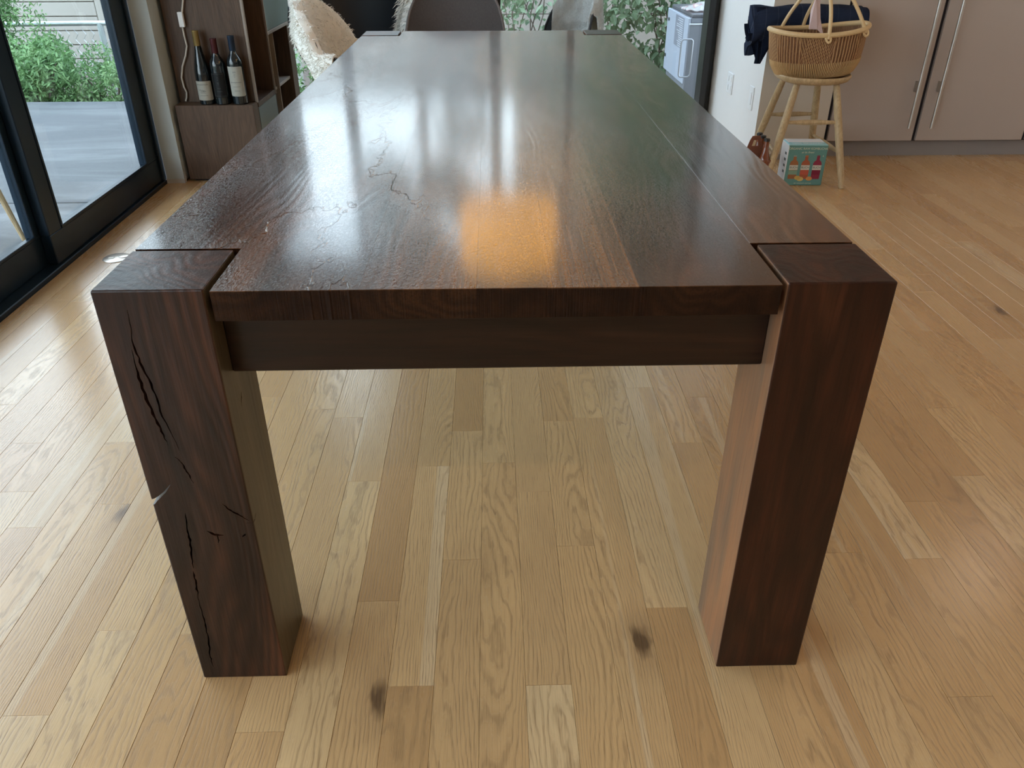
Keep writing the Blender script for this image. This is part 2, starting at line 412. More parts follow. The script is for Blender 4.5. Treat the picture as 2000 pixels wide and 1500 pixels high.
def vis(p):
    best = 0
    for k in range(9):
        P = Vector(((p[0]+p[1])/2, p[2]+(p[3]-p[2])*k/8, 0)); d = P-CAM_P; f = d.dot(CAM_F)
        if f < .1: continue
        sx_, sy_ = abs(d.dot(CAM_R)/f), abs(d.dot(CAM_U)/f)
        if sx_ < .67 and sy_ < .505: best += (p[3]-p[2])/9*(p[1]-p[0])*CAM_P.z/f**3
    return best
planks.sort(key=vis, reverse=True)
G = .00018
def plank_geo(bm, lay, p):
    x0, x1, a, b, r1, t, s = p
    g = G; e = .0012
    def ring(i, z): return [bm.verts.new(q) for q in ((x0+i, a+i, z), (x1-i, a+i, z), (x1-i, b-i, z), (x0+i, b-i, z))]
    lo, mi, hi = ring(g, -.0165), ring(g, -e*.6), ring(g+e*.6, 0)
    fs = [bm.faces.new(hi)]
    for A, B in ((lo, mi), (mi, hi)):
        for k in range(4): fs.append(bm.faces.new((A[k], A[(k+1) % 4], B[(k+1) % 4], B[k])))
    for f in fs: f[lay] = (r1, t, s, 1)
def plank_obj(lst, name):
    me = bpy.data.meshes.new(name); V, F, C = [], [], []
    for x0, x1, a, b, r1, t, s in lst:
        n = len(V); e = .0006
        for i, z in ((G, -.0165), (G, -e), (G+e*.7, 0)):
            V += [(x0+i, a+i, z), (x1-i, a+i, z), (x1-i, b-i, z), (x0+i, b-i, z)]
        fs = [(8, 9, 10, 11)] + [(o+k, o+(k+1) % 4, o+4+(k+1) % 4, o+4+k) for o in (0, 4) for k in range(4)]
        F += [tuple(n+q for q in f) for f in fs]; C += [r1, t, s, 1]*len(fs)
    me.from_pydata(V, [], F)
    at = me.attributes.new('tint', 'FLOAT_COLOR', 'CORNER')
    cc = []
    k = 0
    for i, f in enumerate(F): cc += C[4*i:4*i+4]*len(f)
    at.data.foreach_set('color', cc)
    me.materials.append(OAK)
    o = bpy.data.objects.new(name, me); COL.objects.link(o); o.parent = floor
    return o
for p in planks[:295]: plank_obj([p], 'plank')
rest = plank_obj(planks[295:], 'far_planks'); rest['kind'] = 'stuff'

# ------------------------------------------------------------------ room shell
XW, YW = 1.455, 4.54       # white wall plane, plane of the far windows
CH = 2.75
def sbox(name, b, mat, **kw): return struct(box(name, b, mat, **kw))
sbox('ceiling', (-1.9, 4.7, -4.1, 4.75, CH, CH+.1), CEIL)
sbox('wall_back', (-1.9, 4.7, -4.1, -4.0, -.05, CH), plain('wall_paint_rear', (.50, .44, .38), .7))
sbox('wall_kitchen', (4.6, 4.7, -4.0, 3.49, -.05, CH), WALLM)
wr = sbox('wall_right', (XW, 1.848, 3.49, 4.66, -.05, CH), [WALLM, WALLB])
for pl in wr.data.polygons:            # the face to the room is painted the warm tone, the return is white
    if pl.normal.y < -.9: pl.material_index = 1
sbox('wall_kitchen_back', (1.848, 4.7, 4.10, 4.66, -.05, CH), WALLM)
sbox('wall_left_stub', (-1.688, -1.600, 3.125, 4.54, 0.012, CH), plain('wall_paint_cool', (.50, .56, .57), .6))
sbox('baseboard_left', (-1.690, -1.598, 3.122, 3.150, 0.0, .022), plain('baseboard_paint', (.55, .53, .50), .5))
sbox('baseboard_right', (XW-.006, 1.846, 3.482, 3.4895, 0, .03), plain('baseboard_right_paint', (.32, .29, .27), .5))
sbox('wall_left_front', (-1.80, -1.690, -4.0, -3.2, -.05, CH), WALLM)
sbox('wall_left_header', (-1.80, -1.690, -3.2, 4.54, 2.45, CH), WALLM)
sbox('wall_left_corner', (-1.80, -1.690, 3.16, 4.54, -.05, 2.45), WALLM)
sbox('wall_far_header', (-1.80, XW, YW, YW+.12, 2.60, CH), WALLM)

# left sliding glass doors (structure)
door = struct(box('door_1', (-1.782, -1.692, -3.2, 3.13, -.05, .018), FRAME, bevel=.003))
def bx(name, b, mat=FRAME, parent=door, bevel=.003): return box(name, b, mat, parent, bevel=bevel)
bx('head_rail', (-1.79, -1.692, -3.2, 3.13, 2.38, 2.45))
bx('side_jamb', (-1.79, -1.694, 3.10, 3.135, .018, 2.38))
def panel(y0, y1, x, s0=.09, s1=.09):
    xa, xb = x-.02, x+.02
    bx('bottom_rail', (xa, xb, y0, y1, .02, .135)); bx('top_rail', (xa, xb, y0, y1, 2.30, 2.38))
    bx('stile', (xa, xb, y0, y0+s0, .135, 2.30)); bx('stile', (xa, xb, y1-s1, y1, .135, 2.30))
    bx('glazing_bead', (xb-.006, xb+.004, y0+s0, y1-s1, .135, .147), bevel=.002)
    bx('glazing_bead', (xb-.006, xb+.004, y1-s1-.012, y1-s1, .147, 2.30), bevel=.002)
    bx('glazing_bead', (xb-.006, xb+.004, y0+s0, y0+s0+.012, .147, 2.30), bevel=.002)
    bx('pane', (x-.003, x+.003, y0+s0, y1-s1, .13, 2.31), GLASS, bevel=0)
panel(1.965, 3.115, -1.725, .095, .145)
panel(.35, 2.02, -1.765, .09, .085)
panel(-1.45, .44, -1.725)
panel(-3.2, -1.36, -1.765)

# far window wall
win = struct(box('window_1', (-1.69, XW, YW, YW+.10, -.05, .035), FRAMEB, bevel=.003))
bw = lambda n, b, m_=FRAMEB, bv=.003: box(n, b, m_, win, bevel=bv)
bw('head', (-1.69, XW, YW, YW+.10, 2.52, 2.60))
for a, b in ((-.985, -.915), (-.015, .058), (.484, .533)):
    bw('mullion', (a, b, YW, YW+.09, .035, 2.52))
bw('jamb', (1.372, 1.412, YW-.06, YW+.09, .0, 2.52)); bw('jamb', (1.412, XW-.003, YW-.005, YW+.09, .0, 2.52)); bw('jamb', (-1.69, -1.63, YW, YW+.09, .035, 2.52))
for a, b in ((-1.63, -.985), (-.915, -.015), (.058, .484), (.533, 1.372)):
    box('pane', (a, b, YW+.045, YW+.051, .035, 2.52), GLASS, win)

# ------------------------------------------------------------------ unseen ceiling downlights, added for warm room fill and floor glare
def downlight(x, y, power, label):
    t = tag(empty('unseen_downlight', (x, y, CH)), label, 'light', 'unseen ceiling downlights for fill')
    bm = bmesh.new(); bm_lathe(bm, [(.055, -.002), (.085, -.002), (.085, -.010), (.060, -.012), (.055, -.004)], 24); link('trim_ring', bm, WHITEP, t, smooth=True)
    bm = bmesh.new(); bm_lathe(bm, [(.054, -.001), (.054, -.003)], 24)
    link('lens', bm, plain('lamp_lens', (1, .8, .5), .5, emis=((1, .70, .40), 12)), t)
    area('downlight_fill', (x, y, CH-.02), .11, power, (1, .80, .60))
DL = 4.0
for x, y, k in ((-.7, -2.0, 2.2), (1.0, -2.0, 2.2), (3.25, 2.95, 1.3), (3.25, 1.2, 1.0), (3.25, -.6, 1), (2.2, .4, 1), (4.1, 2.1, 1), (2.2, -2.2, .6)):  # the farthest one is placed by the floor glare; the rest are added fill
    downlight(x, y, DL*k, 'unseen round ceiling downlight for warm room fill and floor glare')

# unseen amber drum, added as a stand-in for the orange reflection in the top
t = tag(empty('reflection_drum', (.06, 2.35, 1.42)), 'unseen amber drum pendant added to give the tabletop its orange reflection', 'lamp')
bm = bmesh.new(); bm_lathe(bm, [(.205, 0), (.21, 0), (.21, .24), (.205, .24), (.205, 0.0001)], 40)
link('lamp_shade', bm, plain('amber_shade', (.8, .45, .15), .6, emis=((1, .47, .09), 3.4)), t, smooth=True)
tube('cable', [(0, 0, .20), (0, 0, CH-1.42)], .003, FRAMEB, t, 6)
bm = bmesh.new(); bm_lathe(bm, [(.01, .10), (.03, .12), (.035, .16), (.02, .20), (.008, .205)], 16)
link('bulb', bm, plain('bulb_glow', (1, .8, .5), .4, emis=((1, .65, .3), 6)), t, smooth=True)
for k in range(3):
    a = k*2.094; tube('shade_arm', [(0, 0, .20), (.205*cos(a), .205*sin(a), .20)], .002, FRAMEB, t, 6)

# ------------------------------------------------------------------ the table
TW, LS, TD, TL, H = .5422, .1496, .1474, 2.747, .762
table = tag(empty('dining_table', (0, 0, 0)), 'large dark walnut dining table with square corner legs let into the top', 'table')
def evalbool(o, cutters):
    for c in cutters:
        md = o.modifiers.new('b', 'BOOLEAN'); md.operation = 'DIFFERENCE'; md.object = c; md.solver = 'EXACT'
    dg = bpy.context.evaluated_depsgraph_get(); me = bpy.data.meshes.new_from_object(o.evaluated_get(dg))
    o.modifiers.clear(); old = o.data; o.data = me; me.name = old.name
    for c in cutters: bpy.data.objects.remove(c)
def crack(pts, plane):
    """pts: (u, z, width, depth); plane(u, z, d) -> point, d into the wood"""
    bm = bmesh.new(); rows = []
    for i, (u, z, wd, dp) in enumerate(pts):
        a = pts[max(0, i-1)]; b = pts[min(len(pts)-1, i+1)]
        t = Vector((b[0]-a[0], b[1]-a[1])).normalized(); n = Vector((-t.y, t.x))
        rows.append([bm.verts.new(plane(u+n.x*wd/2, z+n.y*wd/2, -.003)), bm.verts.new(plane(u-n.x*wd/2, z-n.y*wd/2, -.003)),
                     bm.verts.new(plane(u-n.x*wd*.1, z-n.y*wd*.1, dp)), bm.verts.new(plane(u+n.x*wd*.1, z+n.y*wd*.1, dp))])
    for A, B in zip(rows, rows[1:]):
        for k in range(4): bm.faces.new((A[k], A[(k+1) % 4], B[(k+1) % 4], B[k]))
    bm.faces.new(rows[0][::-1]); bm.faces.new(rows[-1])
    return link('cutter', bm, WLEG_L)
legs = []
for sx_, sy_ in ((-1, 0), (1, 0), (-1, 1), (1, 1)):
    x0, x1 = (-TW, -TW+LS) if sx_ < 0 else (TW-LS, TW)
    y0, y1 = (0, TD) if sy_ == 0 else (TL-TD, TL)
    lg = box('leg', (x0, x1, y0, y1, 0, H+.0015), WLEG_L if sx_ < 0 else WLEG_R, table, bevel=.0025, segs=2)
    legs.append(lg)
legs[0]['label'] = 'front leg with long drying cracks and a chipped edge'
fr = lambda u, z, d: (u, d, z)
def wig(pts, wd, dp, n=5):
    out = []; tot = len(pts)-1
    for i in range(tot):
        for k in range(n):
            t = k/n; s = (i+t)/tot
            u = pts[i][0]*(1-t)+pts[i+1][0]*t + R.uniform(-.0012, .0012); z = pts[i][1]*(1-t)+pts[i+1][1]*t
            out.append((u, z, max(.0005, wd*(sin(pi*min(.985, max(.015, s)))**.6)*R.uniform(.6, 1.3)), dp))
    out.append((pts[-1][0], pts[-1][1], .0005, dp*.5))
    return out
cut = [crack(wig([(-.4990,.735),(-.5035,.69),(-.5010,.655),(-.4935,.611),(-.4900,.565),(-.4790,.504)], .0034, .022), fr),
       crack(wig([(-.5085,.675),(-.5090,.63),(-.5050,.586),(-.4980,.545),(-.4935,.513)], .0045, .025), fr),
       crack(wig([(-.4880,.492),(-.4790,.478),(-.4755,.462),(-.4700,.442)], .0028, .02), fr),
       crack([(-.560,.400,.018,.10), (-.5400,.4080,.010,.10), (-.5350,.4115,.0060,.11), (-.5280,.4170,.0040,.06), (-.5180,.4260,.0030,.04), (-.506,.441,.0010,.02)], fr),
       crack(wig([(-.4940,.385),(-.5000,.352),(-.4995,.323),(-.5045,.295),(-.5060,.267)], .0036, .022), fr),
       crack(wig([(-.5080,.262),(-.5085,.235),(-.5120,.20)], .0040, .02), fr),
       crack(wig([(-.5125,.205),(-.5130,.15),(-.5140,.111),(-.5200,.055),(-.5195,.03)], .0030, .02), fr),
       crack(wig([(-.4350,.401),(-.4240,.388),(-.4130,.379),(-.3990,.366)], .0036, .02), fr),
       crack(wig([(-.4680,.347),(-.4580,.3385),(-.4440,.337)], .0052, .02, 3), fr),
       crack(wig([(-.4560,.3375),(-.4540,.330),(-.4560,.321)], .0028, .015, 3), fr),
       crack(wig([(-.4150,.332),(-.4090,.340)], .004, .015, 3), fr)]
sd = lambda u, z, d: (-TW+LS-d, u, z)
cut += [crack(wig([(.052,.548),(.058,.560),(.064,.568)], .004, .015, 3), sd), crack(wig([(.000,.362),(.010,.362),(.018,.368)], .003, .012, 3), sd)]
evalbool(legs[0], cut)
# top: boards running the length, notched round the legs
GAP = .009
xs = [-TW+.0005, -.384, -.186, -.029, .074, .191, .384, TW-.0005]
def board(x0, x1, y0, y1):
    box('tabletop_board', (x0, x1, y0, y1, H-.044, H), WTOP, table, bevel=.00015)
for i in range(7):
    edge = i in (0, 6)
    board(xs[i], xs[i+1], TD+GAP if edge else -.002, TL-TD-GAP if edge else TL+.002)
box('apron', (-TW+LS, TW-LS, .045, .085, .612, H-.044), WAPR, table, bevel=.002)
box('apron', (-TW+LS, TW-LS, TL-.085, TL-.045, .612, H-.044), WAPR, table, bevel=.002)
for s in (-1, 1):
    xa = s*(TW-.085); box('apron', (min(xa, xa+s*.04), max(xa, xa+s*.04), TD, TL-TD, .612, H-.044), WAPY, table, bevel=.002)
# floor box
t = tag(empty('floor_outlet', (-1.531, 2.077, 0)), 'round metal floor outlet cover between the glass door and table', 'outlet')
bm = bmesh.new(); bm_lathe(bm, [(.052, 0.0), (.0535, .0015), (.050, .003), (.001, .003)], 36); link('cover_plate', bm, BRASS, t, smooth=True)
bm = bmesh.new(); bm_lathe(bm, [(.018, .003), (.020, .0045), (.017, .0055), (.001, .0055)], 24, (.024, .012, 0)); link('cap', bm, BRASS, t, smooth=True)
bm = bmesh.new(); bm_box(bm, -.032, -.008, -.012, .002, .003, .0045); link('latch', bm, BRASS, t, bevel=.001)

# ------------------------------------------------------------------ walnut shelving unit, wine, cord
XS0, XS1 = -1.580, -1.191
unit = tag(empty('shelving_unit', (XS0, 3.15, 0)), 'walnut shelving unit with open cubbies and grey doors by the left wall', 'shelf')
def ub(name, b, mat=VENEER, bevel=.0015, **kw):
    x0, x1, y0, y1, z0, z1 = b
    ox, oy = XS0, 3.15
    return box(name, (x0-ox, x1-ox, y0-oy, y1-oy, z0, z1), mat, unit, bevel=bevel, **kw)
TH = 1.95
ub('plinth', (XS0+.02, XS1-.03, 3.17, 4.17, 0, .012), NAVY)
ub('base_box', (XS0, XS1-.004, 3.15, 3.24, .012, .381), VENEER)
ub('end_panel', (XS0, XS1-.012, 3.236, 3.254, .381, TH))
ub('back_panel', (XS0, XS0+.012, 3.254, 4.19, .012, TH))
ub('base_shelf', (XS0+.012, XS1, 3.24, 3.612, .352, .376))
ub('side_edge', (XS1-.012, XS1, 3.232, 3.250, .376, TH), EDGE)
ub('divider', (XS0+.012, XS1, 3.585, 3.612, .376, TH))
ub('side_edge', (XS1, XS1+.003, 3.605, 3.613, .352, TH), EDGE, .0005)
ub('cubby_back', (XS0+.012, XS0+.016, 3.254, 3.585, .376, TH), NAVY, 0)
ub('top_panel', (XS0, XS1, 3.236, 4.19, TH, TH+.02))
ub('door', (XS1-.02, XS1-.002, 3.243, 3.608, .03, .350), GREYD)
ub('upper_door', (XS1-.02, XS1-.002, 3.616, 4.188, .664, 1.30), GREYD)
ub('upper_door', (XS1-.02, XS1-.002, 3.616, 4.188, 1.305, TH-.003), GREYD)
ub('shelf', (XS0+.012, XS1, 3.612, 4.19, .645, .662), EDGE)
ub('shelf', (XS0+.012, XS1-.02, 3.612, 4.09, .352, .368), EDGE)
ub('divider', (XS0+.012, XS1-.004, 3.735, 3.742, .03, .645), EDGE, .001)
ub('divider', (XS0+.012, XS1-.004, 3.612, 3.626, .03, .645), NAVY, .001)
ub('end_post', (XS0+.012, XS1, 4.07, 4.19, .03, .645), VENEER)
ub('cubby_back', (XS0+.012, XS0+.016, 3.612, 4.07, .03, .645), NAVY, 0)
ub('bottom_panel', (XS0+.012, XS1-.02, 3.24, 4.19, .012, .03), VENEER)

def bottle_mats():
    g = plain('bottle_glass', (.006, .010, .012), .06, coat=.5)
    lab = NT('wine_label'); x, y, z = lab.obj()
    n = lab.noise(lab.vec(x, y, z), 40, 3, .6)
    lab.setp(Base_Color=lab.mix(n, (.60, .58, .50), (.70, .68, .60)), Roughness=.7)
    dl = plain('dark_label', (.012, .014, .016), .5)
    return g, lab.m, dl
BG, LAB, DLAB = bottle_mats()
INK = plain('label_ink', (.10, .10, .09), .7); INKG = plain('label_ink_faint', (.26, .25, .20), .7); SILV = plain('silver_ink', (.10, .11, .11), .5)
def arc(r, a0, a1, z, n=10, dr=.0006):
    return [((r+dr)*sin(a0+(a1-a0)*k/n), -(r+dr)*cos(a0+(a1-a0)*k/n), z if not callable(z) else z(k/n)) for k in range(n+1)]
def bottle(x, y, prof, R0, caps, capm, caplabel, lab, label, marks, zb=.381):
    t = tag(empty('wine_bottle', (x, y, zb)), label, 'bottle')
    bm = bmesh.new(); bm_lathe(bm, prof, 28); link('glass_body', bm, BG, t, smooth=True)
    bm = bmesh.new(); bm_lathe(bm, caps, 20); link('foil_capsule', bm, capm, t, smooth=True, label=caplabel)
    z0, z1, a, mt = lab
    bm = bmesh.new(); RR = R0+.0005; nn = 16
    A = [bm.verts.new((RR*sin(-a+2*a*k/nn), -RR*cos(-a+2*a*k/nn), z0+(.004 if k in (0, nn) else 0))) for k in range(nn+1)]
    B = [bm.verts.new((RR*sin(-a+2*a*k/nn), -RR*cos(-a+2*a*k/nn), z1-(.004 if k in (0, nn) else 0))) for k in range(nn+1)]
    for k in range(nn): bm.faces.new((A[k], A[k+1], B[k+1], B[k]))
    r = bmesh.ops.solidify(bm, geom=list(bm.faces), thickness=.0004)
    lo = link('paper_label', bm, mt, t, smooth=True)
    bm = bmesh.new()
    for mk in marks:
        bm_tube(bm, mk, .00055 if len(mk) > 3 else .0008, 4)
    link('label_print', bm, SILV if mt is DLAB else INK, lo)
    return t
def script(r, a0, a1, z, amp, cyc, ph=0):
    return arc(r, a0, a1, lambda s: z+amp*sin(s*cyc*2*pi+ph)*(.6+.4*sin(s*17)), 40)
burg = [(.001, 0), (.034, 0), (.0375, .004), (.0375, .135), (.036, .160), (.029, .195), (.0205, .235), (.0155, .270), (.0145, .300), (.0145, .335), (.0145, .336)]
bord = lambda h: [(.001, 0), (.034, 0), (.0372, .004), (.0372, h*.60), (.0360, h*.645), (.030, h*.69), (.0205, h*.735), (.0150, h*.78), (.0140, h*.97), (.0140, h)]
bottle(-1.427, 3.192, burg, .0375, [(.0152, .268), (.0158, .270), (.0156, .330), (.0160, .331), (.0160, .338), (.001, .339)], plain('gold_foil', (.27, .19, .07), .4, metal=.6), 'gold foil capsule',
       (.022, .112, 1.25, LAB), 'slim wine bottle with gold capsule and cream label, farthest from the table',
       [script(.0379, -.9, .7, .096, .0035, 7), script(.0379, -.6, .15, .070, .004, 3, 1), arc(.0379, -.45, .2, .062, 6), arc(.0379, -.4, .3, .057, 6), script(.0379, -.2, .35, .066, .002, 4), arc(.0379, -.5, .5, .045, 5)])
bottle(-1.347, 3.190, bord(.300), .0372, [(.0150, .236), (.0156, .238), (.0150, .290), (.0158, .292), (.0158, .302), (.001, .303)], plain('burgundy_foil', (.065, .012, .016), .4, metal=.3), 'burgundy foil capsule',
       (.035, .150, 1.0, DLAB), 'wine bottle with burgundy capsule and black label in the middle of the shelf group',
       [arc(.0376, -.8, .8, .145, 10), arc(.0376, -.8, .8, .042, 10), [arc(.0376, -.8, -.79, .042, 1)[0], arc(.0376, -.8, -.79, .145, 1)[0]],
        arc(.0376, -.12, .12, .128, 3), arc(.0376, -.08, .08, .118, 3), arc(.0376, -.15, .1, .105, 3), arc(.0376, -.1, .06, .101, 3), arc(.0376, -.05, .03, .096, 3), arc(.0376, -.25, .25, .078, 6), script(.0376, -.3, .35, .064, .002, 3)])
bottle(-1.262, 3.192, bord(.312), .0372, [(.0150, .246), (.0156, .248), (.0150, .300), (.0160, .302), (.0160, .314), (.001, .315)], plain('blue_foil', (.010, .024, .050), .4, metal=.3), 'blue foil capsule',
       (.040, .178, 1.15, LAB), 'wine bottle with blue capsule and tall white label nearest the shelf edge',
       [script(.0376, -.75, .75, .105, .003, 8), arc(.0376, -.18, .18, .155, 5), arc(.0376, -.22, .22, .150, 5), arc(.0376, -.12, .15, .143, 4), arc(.0376, -.15, .12, .137, 4), arc(.0376, -.08, .08, .130, 3), arc(.0376, -.4, .5, .085, 6), arc(.0376, -.3, .4, .066, 6)])
t = tag(empty('lamp_cord', (-1.50, 3.222, .385)), 'white lamp cord with inline switch hanging on the walnut shelving unit', 'cord')
q = [(-1.450, .98), (-1.458, .90), (-1.465, .848), (-1.481, .793), (-1.493, .737), (-1.492, .69), (-1.489, .645), (-1.505, .600), (-1.530, .552), (-1.545, .50), (-1.543, .455), (-1.535, .431), (-1.540, .405), (-1.548, .388)]
bm = bmesh.new(); bm_tube(bm, [(a+1.50, .002, b-.385) for a, b in q], .0042, 8); link('cable', bm, CORDM, t, smooth=True)
bm = bmesh.new(); bm_box(bm, -.0125+.010, .0125+.010, -.010, .008, .345, .412); link('inline_switch', bm, WHITEP, t, bevel=.003, segs=2)

# ------------------------------------------------------------------ tall cabinets on the right
def cabinet(x0, x1, hx, label):
    t = tag(empty('tall_cabinet', (x0, 3.50, 0)), label, 'cabinet', 'tall greige kitchen cabinets')
    W = x1-x0
    box('toe_kick', (.0, W, .055, .08, 0, .088), TOEM, t)
    box('carcass', (.0, W, .022, .58, .090, 2.45), NAVY, t)
    d = box('door', (.011, W-.011, 0, .020, .096, 2.44), CABM, t, bevel=.0015)
    if hx is not None:
        h = hx-x0
        bm = bmesh.new(); bm_tube(bm, [(h, -.040, .172), (h, -.040, 1.35)], .0085, 12)
        hd = link('handle', bm, STEEL, d, smooth=True)
        for z in (.36, 1.15): box('handle_post', (h-.006, h+.006, -.034, .001, z, z+.055), STEEL, d, bevel=.001)
    return t
cabinet(1.862, 2.362, 2.300, 'tall greige kitchen cabinet with steel bar handle behind the wooden stool')
cabinet(2.362, 2.990, 2.425, 'tall greige kitchen cabinet with its handle on the side next to the first cabinet')
cabinet(2.990, 3.60, None, 'plain tall greige cabinet at the end of the row')
cabinet(3.60, 4.59, None, 'plain tall greige cabinet against the kitchen wall')

# wall plates
def plate(y, z, w_, h_, label, name, cat):
    t = tag(empty(name, (XW, y, z)), label, cat)
    box('cover_plate', (-.006, 0, -w_/2, w_/2, -h_/2, h_/2), WHITEP, t, bevel=.002)
    return t
t = plate(4.095, .306, .118, .118, 'white double outlet plate on the white wall near the window frame', 'wall_outlet', 'outlet')
for yy in (-.03, .03):
    for zz in (-.026, .026): box('socket', (-.0085, -.006, yy-.014, yy+.014, zz-.016, zz+.016), WHITEP, t, bevel=.001)
t = plate(3.640, .305, .075, .125, 'white outlet plate on the white wall close to the corner by the stool', 'wall_outlet', 'outlet')
box('socket', (-.0085, -.006, -.018, .018, -.034, .034), WHITEP, t, bevel=.001)

# ------------------------------------------------------------------ stool
SCX, SCY = 1.585, 3.15
st = tag(empty('wooden_stool', (SCX, SCY, 0)), 'pale wooden four-legged stool with dished seat carrying the basket', 'stool')
S = lambda x, y, z: (x-SCX, y-SCY, z)
feet = [((1.365, 2.945), (1.492, 3.075)), ((1.755, 2.93), (1.685, 3.075)), ((1.420, 3.440), (1.470, 3.215)), ((1.770, 3.440), (1.655, 3.235))]
def legpt(i, z):
    f, tp = feet[i]; t = z/.482; return Vector((f[0]+(tp[0]-f[0])*t, f[1]+(tp[1]-f[1])*t, z))
for i in range(4):
    pts = [legpt(i, z) for z in (0, .02, .12, .30, .42, .478)]
    bm = bmesh.new(); bm_tube(bm, [p-Vector((SCX, SCY, 0)) for p in pts], [.0135, .0145, .0175, .0190, .0170, .0150], 14); link('leg', bm, PALEWOOD, st, smooth=True)
for i, j, z in ((0, 1, .305), (2, 3, .285), (0, 2, .165), (1, 3, .165)):
    a, b = legpt(i, z), legpt(j, z); pts = [a+(b-a)*k/6-Vector((SCX, SCY, 0)) for k in range(7)]
    bm = bmesh.new(); bm_tube(bm, pts, [.0075, .0095, .0125, .0135, .0125, .0095, .0075], 10); link('stretcher', bm, PALEWOOD, st, smooth=True)
def seatf(u, v):
    a = u*2*pi; rx, ry = .176, .155
    prof = [(0, .482), (.80, .476), (.97, .488), (1.03, .505), (1.0, .515), (.93, .508), (.6, .497), (0.0, .492)]
    k = v*(len(prof)-1); i = min(int(k), len(prof)-2); f = k-i
    r = prof[i][0]*(1-f)+prof[i+1][0]*f; z = prof[i][1]*(1-f)+prof[i+1][1]*f
    sq = (abs(cos(a))**2.6+abs(sin(a))**2.6)**(-1/2.6)
    z += .006*(r**2)*abs(cos(a))**2
    return (r*rx*sq*cos(a), r*ry*sq*sin(a), z)
bm = bmesh.new(); bm_grid(bm, 40, 16, seatf, True); bmesh.ops.remove_doubles(bm, verts=bm.verts, dist=.0004); link('seat', bm, PALEWOOD, st, smooth=True)

# ------------------------------------------------------------------ basket
BX, BY, BZ = 1.590, 3.155, .499
bas = tag(empty('woven_basket', (BX, BY, BZ)), 'oval woven straw basket with looped handles sitting on the wooden stool', 'basket')
bas.rotation_euler = (0, radians(-3), 0)
BH = .205
def bask(a, s, off=0):
    # s 0 bottom .. 1 rim
    sh = [(0, .70), (.12, .84), (.3, .94), (.6, .99), (.85, 1.01), (1, 1.03)]
    for (p, q_), (p2, q2) in zip(sh, sh[1:]):
        if s <= p2: k = q_+(q2-q_)*(s-p)/(p2-p); break
    rx, ry = (.222+off)*k, (.150+off)*k
    sq = (abs(cos(a))**2.3+abs(sin(a))**2.3)**(-1/2.3)
    z = s*BH + .022*s*abs(cos(a))**2
    return Vector((rx*sq*cos(a), ry*sq*sin(a), z))
bm = bmesh.new()
g = bm_grid(bm, 64, 14, lambda u, v: bask(u*2*pi, v), True)
c = bm.verts.new((0, 0, 0))
for i in range(64): bm.faces.new((g[(i+1) % 64][0], g[i][0], c))
bmesh.ops.solidify(bm, geom=list(bm.faces), thickness=.006)
link('basket_body', bm, CROP, bas, smooth=True, angle=60)
# weave: coiled ribs, dark upper band and straw lower band; patches woven diagonally
def weave(name, s0, s1, mat, n, off, diag, sel, rad):
    bm = bmesh.new()
    for k in range(n):
        a = 2*pi*k/n
        if not sel(a): continue
        bm_tube(bm, [bask(a+diag*(s-.5), s, off) for s in [s0+(s1-s0)*j/6 for j in range(7)]], rad, 5)
    o = link(name, bm, mat, bas, smooth=True); o['kind'] = 'stuff'
sect = lambda a: int((a/(2*pi))*10+.35) % 2 == 0
weave('straw_ribs', .06, .40, CROP2, 150, .002, .0, lambda a: True, .0029)
weave('upper_ribs', .40, .97, plain('basket_rib', (.42, .235, .11), .7, nscale=60, namp=.2), 88, .0015, .0, lambda a: sect(a), .0031)
weave('diagonal_weave', .40, .97, plain('basket_diag', (.36, .20, .095), .7, nscale=60, namp=.2), 150, .001, .30, lambda a: not sect(a), .0019)
weave('diagonal_weave', .40, .97, CROP2, 110, .0012, -.30, lambda a: not sect(a), .0013)
bm = bmesh.new()
for s in [.03+.025*k for k in range(38)]:
    if .38 < s: bm_tube(bm, [bask(2*pi*k/64, s, .0006) for k in range(64)], .0013, 4, True)
wf = link('weft', bm, CROP, bas, smooth=True); wf['kind'] = 'stuff'
bm = bmesh.new(); bm_tube(bm, [bask(2*pi*k/72, 1.0, .002)+Vector((0, 0, .002)) for k in range(72)], .0115, 10, True)
for k in range(150):      # wrapping on the rim
    a = 2*pi*k/150; c0 = bask(a, 1, .002)+Vector((0, 0, .002))
link('rim', bm, RIMM, bas, smooth=True)
def handle(a0, a1, side, topx):
    p0, p1 = bask(a0, .93, .010), bask(a1, .93, .010)
    top = Vector((topx, side*.035, .44))
    def bez(p, q_, c_, n=12): return [p*(1-t)**2+c_*2*t*(1-t)+q_*t*t for t in [k/n for k in range(n+1)]]
    l = bez(p0, top+Vector((-.035, 0, -.03)), Vector((p0.x*.75+topx*.25, p0.y*.9, .30)))
    r = bez(top+Vector((.035, 0, -.03)), p1, Vector((p1.x*.75+topx*.25, p1.y*.9, .30)))
    bm = bmesh.new(); bm_tube(bm, l+[top]+r, .0088, 10)
    for p in (p0, p1):
        bm_tube(bm, [p+Vector((.011*cos(t), .012*sin(t)*(-side if side else 1), .004+.016*sin(t))) for t in [2*pi*k/12 for k in range(12)]], .0058, 6, True)
    link('handle', bm, RIMM, bas, smooth=True)
handle(radians(268), radians(318), -1, .045)
handle(radians(125), radians(95), 1, .0)
bm = bmesh.new(); bm_tube(bm, [Vector((-.02+.05*cos(t), .0, .435+.02*sin(t))) for t in [2*pi*k/16 for k in range(16)]], .007, 8, True); link('handle_grip', bm, RIMM, bas, smooth=True)
bm = bmesh.new()
pl = [(-.030, .45), (.012, .45), (.006, .33), (.012, .26), (.028, .185), (-.005, .215), (-.045, .218), (-.035, .30), (-.020, .36)]
